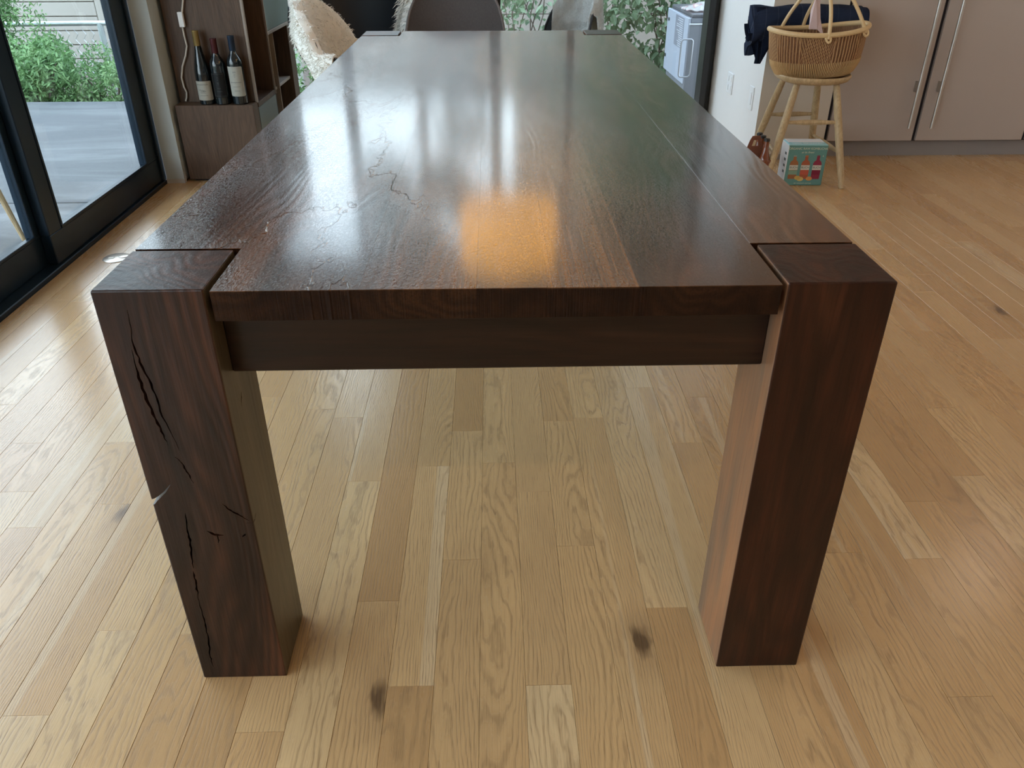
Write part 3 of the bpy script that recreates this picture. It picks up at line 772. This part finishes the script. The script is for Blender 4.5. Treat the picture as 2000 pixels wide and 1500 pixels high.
bm_prism(bm, pl, -.002, 0, lambda u, v, d: (u, .02+d+.02*sin(v*25), v)); o = link('ribbon', bm, PINK, bas, label='dusty pink ribbon tied on the handle')

# ------------------------------------------------------------------ folded blanket
def mat_plaid():
    M = NT('navy_plaid'); x, y, z = M.obj()
    def line(c, f, w_): return M.rng(M.math('ABSOLUTE', M.math('SINE', M.math('MULTIPLY', c, f))), 0, w_, 1, 0)
    n = M.noise(M.vec(x, y, z), 9, 3, .5); n2 = M.noise(M.vec(x, y, z), 300, 2, .5)
    col = M.mix(n, (.006, .009, .018), (.022, .034, .075))
    col = M.mix(M.math('MULTIPLY', line(x, 52.0, .035), .45), col, (.20, .24, .30))
    col = M.mix(M.math('MULTIPLY', line(M.math('ADD', z, y), 60.0, .03), .30), col, (.10, .14, .16))
    M.setp(Base_Color=col, Roughness=.9); M.bump(n2, .5, .002); M.b.inputs['Specular IOR Level'].default_value = .15
    return M.m
PLAID = mat_plaid()
bl = tag(empty('folded_blanket', (1.62, 3.395, .72)), 'navy plaid wool blanket folded into a long roll behind the basket', 'blanket')
def blank(u, v):
    a = v*2*pi; x = -.295+.575*u
    e = max(0, 1-u/.30)                        # the open end on the left sags
    hz = .056+.045*e; cz = .016-.052*e + .012*sin(u*3)
    if u > .96: hz *= .9
    n = noise.noise(Vector((u*5, sin(a)*1.2, cos(a)*1.2)))
    fold = .012*e*sin(a*5+u*20)
    y = .052*cos(a)*(1+.1*n)+fold*.6
    z = cz+hz*sin(a)*(1+.12*n)+fold
    if sin(a) < 0: z += e*sin(a)*.060*max(0, 1-abs(u-.115)/.13)
    x += -.02*e*abs(sin(a))
    return (x, y, z)
bm = bmesh.new(); g = bm_grid(bm, 60, 48, blank)
for row in (g[0], g[-1]): bm.faces.new([q_ for q_ in row[:-1]])
bmesh.ops.remove_doubles(bm, verts=bm.verts, dist=.0005)
link('outer_layer', bm, PLAID, bl, smooth=True, angle=50)
for k in range(4):        # inner folds showing at the open end
    def inner(u, v, k=k):
        s = (v-.5)*2; z = -.035+.028*k+(.012)*sin(s*3+k); 
        return (-.318+.012*k+.09*u-.010*abs(sin(v*6+k)), -.040+.080*v, z+.050*(v-.3)*(.3)+.014*sin(v*9+k*1.7)-.045*(1-u)*(1-v)*(k < 2))
    bm = bmesh.new(); bm_grid(bm, 8, 18, inner); bmesh.ops.solidify(bm, geom=list(bm.faces), thickness=.012)
    link('inner_fold', bm, PLAID, bl, smooth=True, angle=60)
bm = bmesh.new()
def corner(u, v):
    w_ = .075*(1-v)+.002
    return (-.245-.01*v+(u-.5)*2*w_+.015*sin(u*9), -.045+.006*sin(u*14), -.045-.145*v)
bm_grid(bm, 16, 12, corner); bmesh.ops.solidify(bm, geom=list(bm.faces), thickness=.012); link('hanging_corner', bm, PLAID, bl, smooth=True, angle=60)

# ------------------------------------------------------------------ kombucha carton and bottle carrier
def text_mesh(s, size, mat, loc, parent, name='lettering', rot=(pi/2, 0, 0), ext=.0002, shear=0, align='CENTER', sx_=1):
    cu = bpy.data.curves.new(name, 'FONT'); cu.body = s; cu.size = size; cu.extrude = ext; cu.align_x = align; cu.align_y = 'CENTER'; cu.shear = shear
    o = bpy.data.objects.new('tmp', cu); COL.objects.link(o)
    me = bpy.data.meshes.new_from_object(o.evaluated_get(bpy.context.evaluated_depsgraph_get())); bpy.data.objects.remove(o)
    me.materials.append(mat); o = bpy.data.objects.new(name, me); COL.objects.link(o)
    o.parent = parent; o.location = loc; o.rotation_euler = rot; o.scale = (sx_, 1, 1)
    return o
box6 = tag(empty('drink_carton', (1.572, 2.985, 0), radians(-3)), 'teal kombucha six-pack carton printed with three bottles under the stool', 'carton')
CW, CDp, CHt = .098, .062, .205
TEAL = plain('carton_teal', (.115, .27, .25), .5); TEALT = plain('carton_light_teal', (.30, .56, .60), .5); CWHITE = plain('carton_white', (.78, .78, .78), .5)
cb = bmesh.new(); bm_box(cb, -CW, CW, 0, CDp*2, 0, CHt); 
o = link('carton_body', cb, [TEAL, TEALT, CWHITE], box6, bevel=.006, segs=3)
for p in o.data.polygons:
    if p.normal.z > .5: p.material_index = 1
    elif p.normal.x < -.7: p.material_index = 2
bm = bmesh.new(); bm_box(bm, -CW+.008, CW-.008, .050, CDp*2-.006, CHt, CHt+.0015); link('top_flap', bm, CWHITE, box6)
text_mesh('100% ORGANIC', .022, CWHITE, (0, .026, CHt+.0006), box6, rot=(0, 0, 0), sx_=1)
CREAM = plain('print_cream', (.62, .62, .48), .6)
text_mesh('ORGANIC RAW KOMBUCHA', .0155, CREAM, (0, -.0004, .186), box6, sx_=.95)
text_mesh('at its finest', .014, CREAM, (0, -.0004, .168), box6, shear=.4)
text_mesh('6', .012, CREAM, (.080, -.0004, .150), box6)
text_mesh('NET CONTENTS 6 BOTTLES', .007, CREAM, (0, -.0004, .012), box6)
for k, (bx_, c1, c2) in enumerate(((-.058, (.33, .13, .05), (.22, .34, .25)), (0.0, (.38, .10, .045), (.50, .10, .06)), (.058, (.24, .02, .05), (.20, .01, .04)))):
    body = [(-.021, .034), (.021, .034), (.021, .112), (.017, .122), (.0075, .130), (.0075, .146), (-.0075, .146), (-.0075, .130), (-.017, .122), (-.021, .112)]
    bm = bmesh.new(); bm_prism(bm, [(u+bx_, v) for u, v in body], -.0004, 0, lambda u, v, d: (u, d, v)); pb = link('printed_bottle', bm, plain('print_brown', c1, .5), box6)
    bm = bmesh.new(); bm_prism(bm, [(u*1.02+bx_, v) for u, v in ((-.021, .056), (.021, .056), (.021, .078), (-.021, .078))], -.0007, -.0004, lambda u, v, d: (u, d, v)); link('printed_label', bm, plain('print_label', c2, .5), pb)
    bm = bmesh.new(); bm_prism(bm, [(u+bx_, v) for u, v in ((-.0215, .080), (.0215, .080), (.0215, .104), (-.0215, .104))], -.0007, -.0004, lambda u, v, d: (u, d, v)); link('printed_label', bm, plain('print_white', (.62, .60, .52), .5), pb)
    bm = bmesh.new(); bm_prism(bm, [(u+bx_, v) for u, v in ((-.0078, .146), (.0078, .146), (.0078, .153), (-.0078, .153))], -.0007, 0, lambda u, v, d: (u, d, v)); link('printed_cap', bm, plain('print_cap', [(.25, .30, .27), (.45, .16, .06), (.2, .05, .07)][k], .5), pb)
    text_mesh('BUCH', .0145, INK, (bx_, -.0009, .092), box6, name='bottle_lettering')
for cx_, cz_, cc, rr_ in ((-.030, .040, (.62, .40, .10), .013), (-.016, .034, (.66, .48, .16), .014), (.029, .036, (.60, .26, .08), .013)):
    bm = bmesh.new(); bm_prism(bm, [(cx_+rr_*cos(t)*1.2, cz_+rr_*sin(t)*.8) for t in [2*pi*k/14 for k in range(14)]], -.0011, 0, lambda u, v, d: (u, d, v)); link('printed_fruit', bm, plain('print_fruit', cc, .5), box6)
# black numbers strip on the white side
bm = bmesh.new()
for k in range(4): bm_box(bm, -CW-.0006, -CW, .02, .045, .06+.03*k, .072+.03*k)
link('side_print', bm, INK, box6)

car = tag(empty('bottle_carrier', (1.325, 3.05, 0), radians(8)), 'brown cardboard bottle carrier with a handle hole beside the stool leg', 'carrier')
CARD = plain('carrier_board', (.20, .075, .045), .6); CARDT = plain('carrier_tan', (.42, .25, .15), .6)
bm = bmesh.new(); bm_box(bm, -.062, .062, -.09, .09, 0, .135); 
o = link('carrier_body', bm, [CARD, CARDT], car, bevel=.002)
bm = bmesh.new()
outer = [(-.058, .13), (.058, .13), (.030, .215), (.018, .232), (-.018, .232), (-.030, .215)]
cx_ = [(-.018, .185), (.018, .185), (.010, .210), (-.010, .210)]
# handle plate with a cut hole: strips around the hole
for poly in ([(-.058, .13), (.058, .13), (.040, .185), (-.040, .185)], [(-.040, .185), (-.018, .185), (-.010, .212), (-.031, .212)], [(.018, .185), (.040, .185), (.031, .212), (.010, .212)], [(-.031, .212), (.031, .212), (.020, .232), (-.020, .232)]):
    bm_prism(bm, poly, -.0012, .0012, lambda u, v, d: (u-.018, d-.03, v*1.05))
link('handle_panel', bm, CARD, car)
for k, (u, v) in enumerate(((.033, -.060), (.033, .005), (.033, .062))):
    t = tag(empty('beer_bottle', (1.325+u, 3.05+v, .0)), ['brown glass bottle at the front of the cardboard carrier', 'brown glass bottle in the middle of the cardboard carrier', 'brown glass bottle at the rear of the cardboard carrier'][k], 'bottle', 'bottles in the carrier')
    bm = bmesh.new(); bm_lathe(bm, [(.001, .003), (.026, .003), (.0285, .008), (.0285, .125), (.024, .150), (.0155, .175), (.0130, .215), (.0130, .228), (.001, .229)], 20); link('glass_body', bm, plain('amber_glass', (.20, .055, .02), .1, coat=.4), t, smooth=True)
    bm = bmesh.new(); bm_lathe(bm, [(.0150, .224), (.0155, .230), (.0135, .236), (.001, .237)], 20); link('crown_cap', bm, FRAMEB, t, smooth=True)

# ------------------------------------------------------------------ shell chairs
def shell_h(phi, hb, ha, p):
    a = abs(phi)
    t = max(0, 1-(a/1.15)**2) if a < 1.15 else 0
    arm = ha*(1 if a < 1.5 else max(0, 1-((a-1.5)/1.25)))**1.0
    return arm+(hb-ha)*(t**p) if ha < hb else arm
def shell_pt(phi, s, P):
    hb, ha, rx, ry, p, lean = P
    h = shell_h(phi, hb, ha, p)
    g = sin(min(1, s*1.05)*pi/2)**.9
    r = g*(1+.14*lean*s**2*max(0, cos(phi)))
    flare = 1+.10*s**4
    return Vector((rx*r*flare*sin(phi), ry*r*flare*cos(phi), h*s**2.6-.02*(1-s)*0 + .0))
def shell_chair(x, y, rz, P, mat, seat_z, label, legm):
    t = tag(empty('shell_chair', (x, y, 0), rz), label, 'chair', None)
    bm = bmesh.new(); N = 56
    g = bm_grid(bm, N, 16, lambda u, v: shell_pt((u*2-1)*pi, .04+v*.96, P)+Vector((0, 0, seat_z)), True)
    c = bm.verts.new((0, 0, seat_z))
    for i in range(N): bm.faces.new((g[(i+1) % N][0], g[i][0], c))
    bmesh.ops.solidify(bm, geom=list(bm.faces), thickness=.010)
    link('shell', bm, mat, t, smooth=True, angle=70)
    bm = bmesh.new(); bm_tube(bm, [shell_pt((k/72*2-1)*pi, 1.0, P)+Vector((0, 0, seat_z)) for k in range(72)], .007, 8, True); link('rim', bm, mat, t, smooth=True)
    for a in (45, 135, 225, 315):
        ca, sa = cos(radians(a)), sin(radians(a))
        bm = bmesh.new(); bm_tube(bm, [(.12*ca, .12*sa, seat_z-.012), (.23*ca, .23*sa, 0)], [.013, .009], 10); link('leg', bm, legm, t, smooth=True)
    bm = bmesh.new()
    bm_tube(bm, [(.12, .12, seat_z-.03), (-.12, -.12, seat_z-.03)], .006, 8); bm_tube(bm, [(-.12, .12, seat_z-.03), (.12, -.12, seat_z-.03)], .006, 8)
    link('brace', bm, FRAMEB, t, smooth=True)
    return t
PA = (.50, .335, .30, .27, .55, 1.2)
A1 = shell_chair(-.76, 3.74, 0, PA, BLACKSH, .43, 'black shell armchair at the far table end facing the table', PALEWOOD)
A2P = (.42, .20, .19, .20, .8, 1.0)
A2 = shell_chair(-.63, 3.04, radians(74), A2P, BLACKSH, .44, 'black shell armchair turned sideways between shelf and table', PALEWOOD)
PB = (.47, .03, .245, .24, .42, 1.2)
B1 = shell_chair(-.19, 3.36, 0, PB, FELT, .44, 'grey felt upholstered shell chair at the far table end', PALEWOOD)
PC = (.42, .03, .22, .22, .5, 1.0)
C1 = shell_chair(.31, 3.86, radians(-62), PC, BLACKSH, .44, 'dark shell chair under the grey sherpa throw near the window', PALEWOOD)

def fur_patch(name, chair, P, seat_z, ph0, ph1, s0, over, mat, label, cat, nspk, slen, off=.012, wob=.35, bumpy=0, matb=None):
    """a hide that lies inside the shell from s0 up to the rim and hangs over it by `over` metres"""
    t = tag(empty(name, chair.location, chair.rotation_euler[2]), label, cat)
    def f(u, v):
        ph = ph0+(ph1-ph0)*u
        edge = wob*noise.noise(Vector((u*4, v*3, s0*9)))
        q = v*1.6
        if q <= 1:
            s = s0+(1-s0)*q; p = shell_pt(ph, s, P); inward = Vector((-sin(ph), -cos(ph), .25)).normalized()
            p = p+inward*off+Vector((0, 0, .018*max(0, (q-.8)/.2)))
        else:
            d = (q-1)/.6; p = shell_pt(ph, 1, P); ow = Vector((sin(ph), cos(ph), 0))
            p = p+ow*(off+.012+.02*sin(d*pi*.5))+Vector((0, 0, .018*(1-d)-over*d*(1+edge)))
        b = noise.noise(Vector((u*9+3, v*9, 1)))*(.010+bumpy)
        p = p+Vector((sin(ph), cos(ph), .3))*b*(-1 if q <= 1 else 1)
        return p+Vector((0, 0, seat_z))
    nu, nv = 44, 40
    bm = bmesh.new(); g = bm_grid(bm, nu, nv, f); bmesh.ops.recalc_face_normals(bm, faces=bm.faces)
    pts = []
    fs = list(bm.faces)
    for k in range(nspk):
        fa = R.choice(fs); vs = [v_.co for v_ in fa.verts]; a, b = R.random(), R.random()
        p = (vs[0]*(1-a)+vs[1]*a)*(1-b)+(vs[3]*(1-a)+vs[2]*a)*b; pts.append((p.copy(), fa.normal.copy()))
    bmesh.ops.solidify(bm, geom=list(bm.faces), thickness=.008)
    o = link('hide', bm, [mat] if not matb else [mat, matb], t, smooth=True, angle=80)
    # hair tufts both ways from the sheet
    bm = bmesh.new()
    for p, n in pts:
        for sg in (1, -1):
            d = (n*sg+Vector((R.uniform(-.7, .7), R.uniform(-.7, .7), R.uniform(-.9, .3)))).normalized()
            L = slen*R.uniform(.5, 1.3); s_ = d.cross(Vector((R.uniform(-1, 1), R.uniform(-1, 1), R.uniform(-1, 1)))).normalized()*slen*.09
            mid = p+d*L*.5+Vector((0, 0, .0)); tip = p+d*L+Vector((0, 0, -L*.35))
            a_, b_, c_, d_, e_ = [bm.verts.new(q_) for q_ in (p-s_, p+s_, mid-s_*.7, mid+s_*.7, tip)]
            bm.faces.new((a_, b_, d_, c_)); bm.faces.new((c_, d_, e_))
    h = link('fur', bm, mat, t, recalc=False); h['kind'] = 'stuff'
    return t
fur_patch('sheepskin', A2, A2P, .44, -1.5, 1.25, .40, .10, SEWHITE, 'long white sheepskin draped over the back of the sideways chair', 'sheepskin', 6000, .020)
fur_patch('sheepskin', A1, PA, .43, .85, 1.9, .55, .07, SEWHITE, 'small white sheepskin tuft over the arm of the black armchair', 'sheepskin', 4000, .045)
fur_patch('sherpa_throw', C1, PC, .44, -.9, .9, .5, .34, SHERPA, 'grey sherpa throw hanging over the chair back near the window', 'throw', 2500, .010, off=.016, bumpy=.008)

# ------------------------------------------------------------------ outside
GZ = -.12
sbox('patio_base', (-9, -1.80, -4, 5.50, -.20, -.078), plain('patio_bed', (.2, .2, .2), .9))
patio = bpy.data.objects['patio_base']
ys = [-4.0, -.05, 2.955, 5.50]
for a, b in zip(ys, ys[1:]): box('slab', (-9, -1.795, a+.006, b-.006, -.078, -.045), CONC, patio, bevel=.004)
gr = sbox('ground', (-40, 40, -40, 40, -1.2, -1.1), plain('lawn', (.16, .17, .10), .95))
bm = bmesh.new()
def grd(u, v):
    x = -12+20*u; y = 5.5+5.5*v if x < -1.7 else 4.68+6.3*v
    zz = -.10-.42*min(1, v*1.6) if x < -1.7 else -.06-.40*min(1, v*1.5)
    return (x, y, zz+.05*noise.noise(Vector((x*2, y*2, 0))))
bm_grid(bm, 90, 30, grd); gd = link('leaf_litter_bed', bm, SOIL, gr, smooth=True)
# unseen patio roof, depth set to cut daylight on patio and floor
sbox('shade_roof', (-3.0, -1.80, -4.0, 4.4, 2.62, 2.74), CEIL)

# neighbour wall with siding boards
nb = sbox('wall_neighbor', (-11, 6, 10.06, 10.3, -1.0, 2.3), STUCCO)
for k in range(11):
    z = -.60+.165*k+.052-.0
    box('siding_board', (-9.5, -4.93, 10.02, 10.058, z+.006, z+.159), SIDING, nb, bevel=.003)
box('corner_trim', (-4.915, -4.45, 10.00, 10.058, -.9, 1.3), SIDING, nb, bevel=.004)
rf = sbox('neighbor_roof', (-11, 6.2, 9.7, 10.6, 2.3, 2.42), plain('roof_grey', (.2, .2, .2), .9))
# taller neighbour block behind the ivy
sbox('wall_neighbor_tall', (.35, 8, 10.4, 12.5, -1.0, 5.6), plain('dark_stucco', (.36, .27, .22), .9, nscale=8, namp=.15))

# chain link fence
fen = tag(empty('chain_fence', (0, 7.0, GZ-.5)), 'galvanised chain-link fence with round top rail in front of the pale siding', 'fence')
zt = .325-(GZ-.5)
tube('top_rail', [(-7, 0, zt), (-1.79, 0, zt+.04)], .022, ALU, fen, 12)
for x in (-6.6, -4.95, -3.57, -1.82): tube('post', [(x, 0, .0), (x, 0, zt+.03)], .028 if x < -2 else .036, ALU if x < -2 else plain('worn_white_paint', (.42, .42, .39), .7, nscale=25, namp=.3), fen, 10)
bm = bmesh.new(); pt = .075; cnt = int(5.1/pt)
for k in range(cnt):
    x = -6.9+k*pt
    bm_tube(bm, [(x+(pt*.5 if j % 2 else -pt*.02), .006*(-1)**j, zt-.02-j*pt*.6) for j in range(15)], .0022, 3)
ch = link('chain_mesh', bm, ALU, fen); ch['kind'] = 'stuff'
for x0 in (-3.9, -3.0):
    pass
# leaf makers
def leaf_mesh(name, L, W, mat, fold=.25):
    bm = bmesh.new()
    a = [bm.verts.new(p) for p in ((0, 0, 0), (W*.38, L*.22, W*fold), (W*.5, L*.48, W*fold), (W*.30, L*.78, W*fold*.6), (0, L, -.1*L), (-W*.30, L*.78, W*fold*.6), (-W*.5, L*.48, W*fold), (-W*.38, L*.22, W*fold), (0, L*.5, 0))]
    for i in range(8): bm.faces.new((a[i], a[(i+1) % 8], a[8]))
    me = bpy.data.meshes.new(name); bm.to_mesh(me); bm.free(); me.materials.append(mat); return me
def leaves(V, F, p, d, up, L, W):
    s = d.cross(up).normalized(); n = s.cross(d)
    i = len(V)
    V += [p, p+d*L*.45+s*W*.5+n*W*.2, p+d*L, p+d*L*.45-s*W*.5+n*W*.2]
    F += [(i, i+1, i+2), (i, i+2, i+3)]
def rv(a=1): return Vector((R.uniform(-a, a), R.uniform(-a, a), R.uniform(-a, a)))
def foliage(name, parent, pts, mat, L, W):
    V, F = [], []
    for p in pts:
        d = (rv()+Vector((0, -.3, -.1))).normalized(); leaves(V, F, p, d, (Vector((0, -.6, .8))+rv(.7)).normalized(), L*R.uniform(.6, 1.3), W*R.uniform(.7, 1.2))
    me = bpy.data.meshes.new(name); me.from_pydata([tuple(v) for v in V], [], F); me.materials.append(mat)
    o = bpy.data.objects.new(name, me); COL.objects.link(o); o.parent = parent; o['kind'] = 'stuff'; return o
def shrub(x, y, z0, rx, ry, h, n, mat, L, W, label, name='shrub', clumps=14, cat='shrub', group=None, stems=7):
    t = tag(empty(name, (x, y, z0)), label, cat, group)
    cs = []
    for k in range(clumps):
        a = R.uniform(0, 2*pi); r = R.random()**.6
        cs.append((Vector((rx*r*cos(a), ry*r*sin(a), h*R.uniform(.15, .92))), R.uniform(.16, .34)*min(rx*1.6, h)))
    pts = []
    for k in range(n):
        c, rr = R.choice(cs); v = rv(); v.normalize(); pts.append(c+v*rr*R.uniform(.3, 1)**.6)
    pts = [p for p in pts if p.z > 0]
    foliage('foliage', t, pts, mat, L, W)
    bm = bmesh.new()
    for k in range(stems):
        c = cs[k % len(cs)][0]; bm_tube(bm, [(c.x*.1, c.y*.1, -.05), (c.x*.5, c.y*.5, c.z*.5), (c.x, c.y, c.z)], [.016, .011, .004], 5)
    link('stems', bm, BARK, t, smooth=True)
    return t
shrub(-4.42, 6.35, -.45, .62, .45, 1.75, 16000, LEAF, .050, .016, 'tall loose green shrub outside the sliding door in front of the fence', clumps=34)
shrub(-5.75, 6.4, -.45, .75, .5, 1.5, 11000, LEAF, .055, .022, 'dense green shrub at the outer edge of the patio', clumps=24)
shrub(-4.75, 5.78, -.2, .42, .25, .55, 3000, LEAFY, .060, .034, 'low yellow-green plant at the patio edge under the tall shrub', 'low_plant', cat='plant')
shrub(-3.75, 5.95, -.28, .40, .28, .62, 5200, LEAF, .055, .020, 'bushy low green plant at the patio edge before the fence', 'low_plant', cat='plant')
shrub(-3.15, 6.0, -.28, .42, .3, .50, 5200, LEAF, .045, .016, 'feathery low green plant at the patio edge nearest the door frame', 'low_plant', cat='plant')
shrub(-4.25, 5.72, -.2, .30, .16, .30, 1100, LEAFY, .050, .028, 'small yellow-leaved weed beside the concrete slab edge', 'low_plant', cat='plant')
shrub(-1.35, 5.9, -.35, .6, .35, .55, 4200, LEAF, .060, .030, 'low green groundcover outside behind the shelf and chairs', 'low_plant', cat='plant')
shrub(-.55, 8.2, -.5, 1.5, .3, 1.5, 2300, LEAFI, .085, .045, 'sparse climbing vine on the pale wall behind the armchairs', 'climbing_vine', cat='vine', clumps=30)
# ivy screen right of the mullion
ivy = tag(empty('ivy_hedge', (1.2, 7.0, -.6)), 'dense broad-leaved ivy hedge outside the far window beside the grill', 'hedge')
def ivypt():
    while True:
        x = R.uniform(-1.15, 2.4); z = R.uniform(0, 3.4)
        dens = .22 if x < -.70 else (.35+.4*noise.noise(Vector((x*3, z*3, 5))) if x < -.35 else 1.0)
        hole = noise.noise(Vector((x*4.3, z*4.3, 2)))
        if R.random() < dens and hole > -.42: return Vector((x, R.uniform(-.16, .16)+.12*noise.noise(Vector((x*3, z*3, 0))), z))
lm = [leaf_mesh('ivy_leaf', L_, W_, LEAFI) for L_, W_ in ((.085, .055), (.10, .060), (.075, .050))]
cnt = 0
for k in range(5000):
    if cnt >= 290: break
    p = ivypt()
    wz = p.z-.6; 
    d = Vector((p.x+1.2, 7.0+p.y, wz))-CAM_P; f = d.dot(CAM_F); px = 1000+1547.6*d.dot(CAM_R)/f; py = 750-1547.6*d.dot(CAM_U)/f
    if not (960 < px < 1365 and -20 < py < 230): continue
    p.y -= .2
    o = bpy.data.objects.new('leaf', lm[cnt % 3]); COL.objects.link(o); o.parent = ivy; o.location = p
    o.rotation_euler = (R.uniform(-2.0, -.6), R.uniform(-.7, .7), R.uniform(-1.1, 1.1)); cnt += 1
foliage('foliage', ivy, [ivypt() for k in range(11500)], LEAFI, .085, .050)
bm = bmesh.new()
for k in range(34):
    x = R.uniform(-1.1, 2.4); pts = [Vector((x, .05, -.1))]
    for j in range(14): pts.append(pts[-1]+Vector((R.uniform(-.13, .13), R.uniform(-.04, .04), .22)))
    bm_tube(bm, pts, .006, 4)
for z in (.55, 1.0, 1.5): bm_tube(bm, [(-1.2, .12, z), (2.4, .12, z)], .004, 4)
o = link('vine_stems', bm, BARK, ivy, smooth=True)

# tree beyond the right windows (green reflections in the top)
def tree(x, y, h, r, label, n=5000):
    t = tag(empty('garden_tree', (x, y, -.6)), label, 'tree')
    bm = bmesh.new(); bm_tube(bm, [(0, 0, 0), (.05, 0, h*.35), (0, .05, h*.8)], [.12, .10, .05], 8)
    for k in range(6):
        a = k*1.05; bm_tube(bm, [(.03, 0, h*(.35+.05*k)), (r*.7*cos(a), r*.7*sin(a), h*(.6+.05*k))], [.045, .012], 6)
    link('trunk', bm, BARK, t, smooth=True)
    pts = []
    cs = [(Vector((r*.7*R.uniform(-1, 1), r*.7*R.uniform(-1, 1), h*R.uniform(.5, 1.0))), r*R.uniform(.25, .45)) for k in range(22)]
    for k in range(n):
        c, rr = R.choice(cs); v = rv(); v.normalize(); pts.append(c+v*rr*R.random()**.4)
    foliage('crown', t, pts, LEAFT, .16, .09)
tree(-1.25, 13.5, 8.2, 1.35, 'tall airy tree rising far behind the pale neighbour wall', 10000)
tree(2.7, 9.1, 5.4, 1.7, 'leafy green tree outside standing beyond the ivy hedge', 9000)

# grill
gl = tag(empty('outdoor_grill', (1.33, 5.60, -.30)), 'grey metal outdoor grill cart with tubular door handle beyond the window', 'grill')
GB = plain('grill_blue_grey', (.36, .39, .46), .45, nscale=8, namp=.03); GD = plain('grill_grey', (.20, .21, .24), .4)
g3 = lambda n, b, m_, bv=.004, **kw: box(n, (b[0]-1.33, b[1]-1.33, b[2]-5.6, b[3]-5.6, b[4]+.30, b[5]+.30), m_, gl, bevel=bv, **kw)
g3('side_panel', (1.504, 1.522, 5.60, 6.40, .035, .515), GB)
g3('cart_body', (1.530, 2.35, 5.625, 6.40, -.20, .515), GD)
g3('door', (1.512, 1.92, 5.590, 5.612, -.18, .468), GD)
g3('door_edge', (1.512, 1.92, 5.586, 5.612, .468, .476), plain('edge_highlight', (.7, .72, .75), .3), .001)  # pale strip paints the highlight along the door's top edge
g3('griddle', (1.53, 2.30, 5.62, 6.38, .515, .545), plain('grill_lid', (.10, .10, .11), .4), .008)
for x in (1.55, 2.25):
    for y in (5.64, 6.3): g3('foot', (x, x+.05, y, y+.05, -.30, -.20), FRAMEB)
hp = []
for k in range(28):
    a = 2*pi*k/28; sx_ = (1 if cos(a) > 0 else -1)*.022; sz_ = (1 if sin(a) > 0 else -1)*.115
    hp.append((1.500-1.33+sx_+.022*cos(a), -.045, .235+.30+sz_+.022*sin(a)))
tube('handle', hp, .0065, plain('handle_chrome', (.42, .43, .46), .3, metal=.9), gl, 10, True)
for y, z in ((6.33, .435), (6.36, .150)):
    bm = bmesh.new(); bm_prism(bm, [(y-5.6+.028*cos(2*pi*q_/16), z+.30+.0135*sin(2*pi*q_/16)) for q_ in range(16)], 1.500-1.33, 1.505-1.33, lambda u, v, d: (d, u, v))
    link('bolt', bm, plain('bolt_green', (.02, .035, .032), .5), gl)
lab = g3('rating_label', (1.5028, 1.504, 5.74, 6.06, .275, .500), plain('label_grey', (.20, .21, .25), .5), 0)
bm = bmesh.new()
for k in range(14):
    z = .283+.0152*k+.30; y = .17; w_ = R.uniform(.08, .25); bm_box(bm, 1.5020-1.33, 1.5029-1.33, y, y+w_, z, z+.006)
link('label_print', bm, plain('label_white', (.45, .47, .52), .5), lab)
# plastic packet on the grill top
pk = tag(empty('plastic_packet', (1.66, 5.83, .548)), 'clear plastic packet with red and white print lying on the grill', 'packet')
def pkf(u, v): 
    return (-.16+.30*u, -.16+.26*v, .012+.05*sin(u*pi)*sin(v*pi)+.012*noise.noise(Vector((u*6, v*6, 0))))
pm = NT('packet_film'); x, y, z = pm.obj(); nn = pm.noise(pm.vec(x, y, z), 18, 3, .6)
pm.setp(Base_Color=pm.ramp(nn, [(.35, (.75, .74, .72)), (.52, (.55, .53, .52)), (.58, (.72, .35, .35)), (.66, (.85, .85, .85))]), Roughness=.25)
bm = bmesh.new(); bm_grid(bm, 16, 16, pkf); bmesh.ops.solidify(bm, geom=list(bm.faces), thickness=.012); link('film', bm, pm.m, pk, smooth=True)

# patio chair with pale wooden legs (one leg shows through the door)
pc = tag(empty('patio_chair', (-2.33, 2.20, -.045)), 'pale wooden chair standing on the patio close to the sliding door', 'chair')
for x, y in ((.24, .22), (-.22, .22), (.24, -.22), (-.22, -.22)):
    tube('leg', [(x*1.02, y*1.0, 0), (x*.75, y*.85, .43)], [.010, .016], PALEWOOD, pc, 10)
bm = bmesh.new(); bm_box(bm, -.23, .23, -.23, .23, .43, .455); link('seat', bm, PALEWOOD, pc, bevel=.01, segs=2)
bm = bmesh.new()
for k in range(5): bm_box(bm, -.215, -.195, -.2+.09*k, -.16+.09*k, .455, .82)
bm_box(bm, -.22, -.19, -.22, .22, .82, .87); link('backrest', bm, PALEWOOD, pc, bevel=.004)
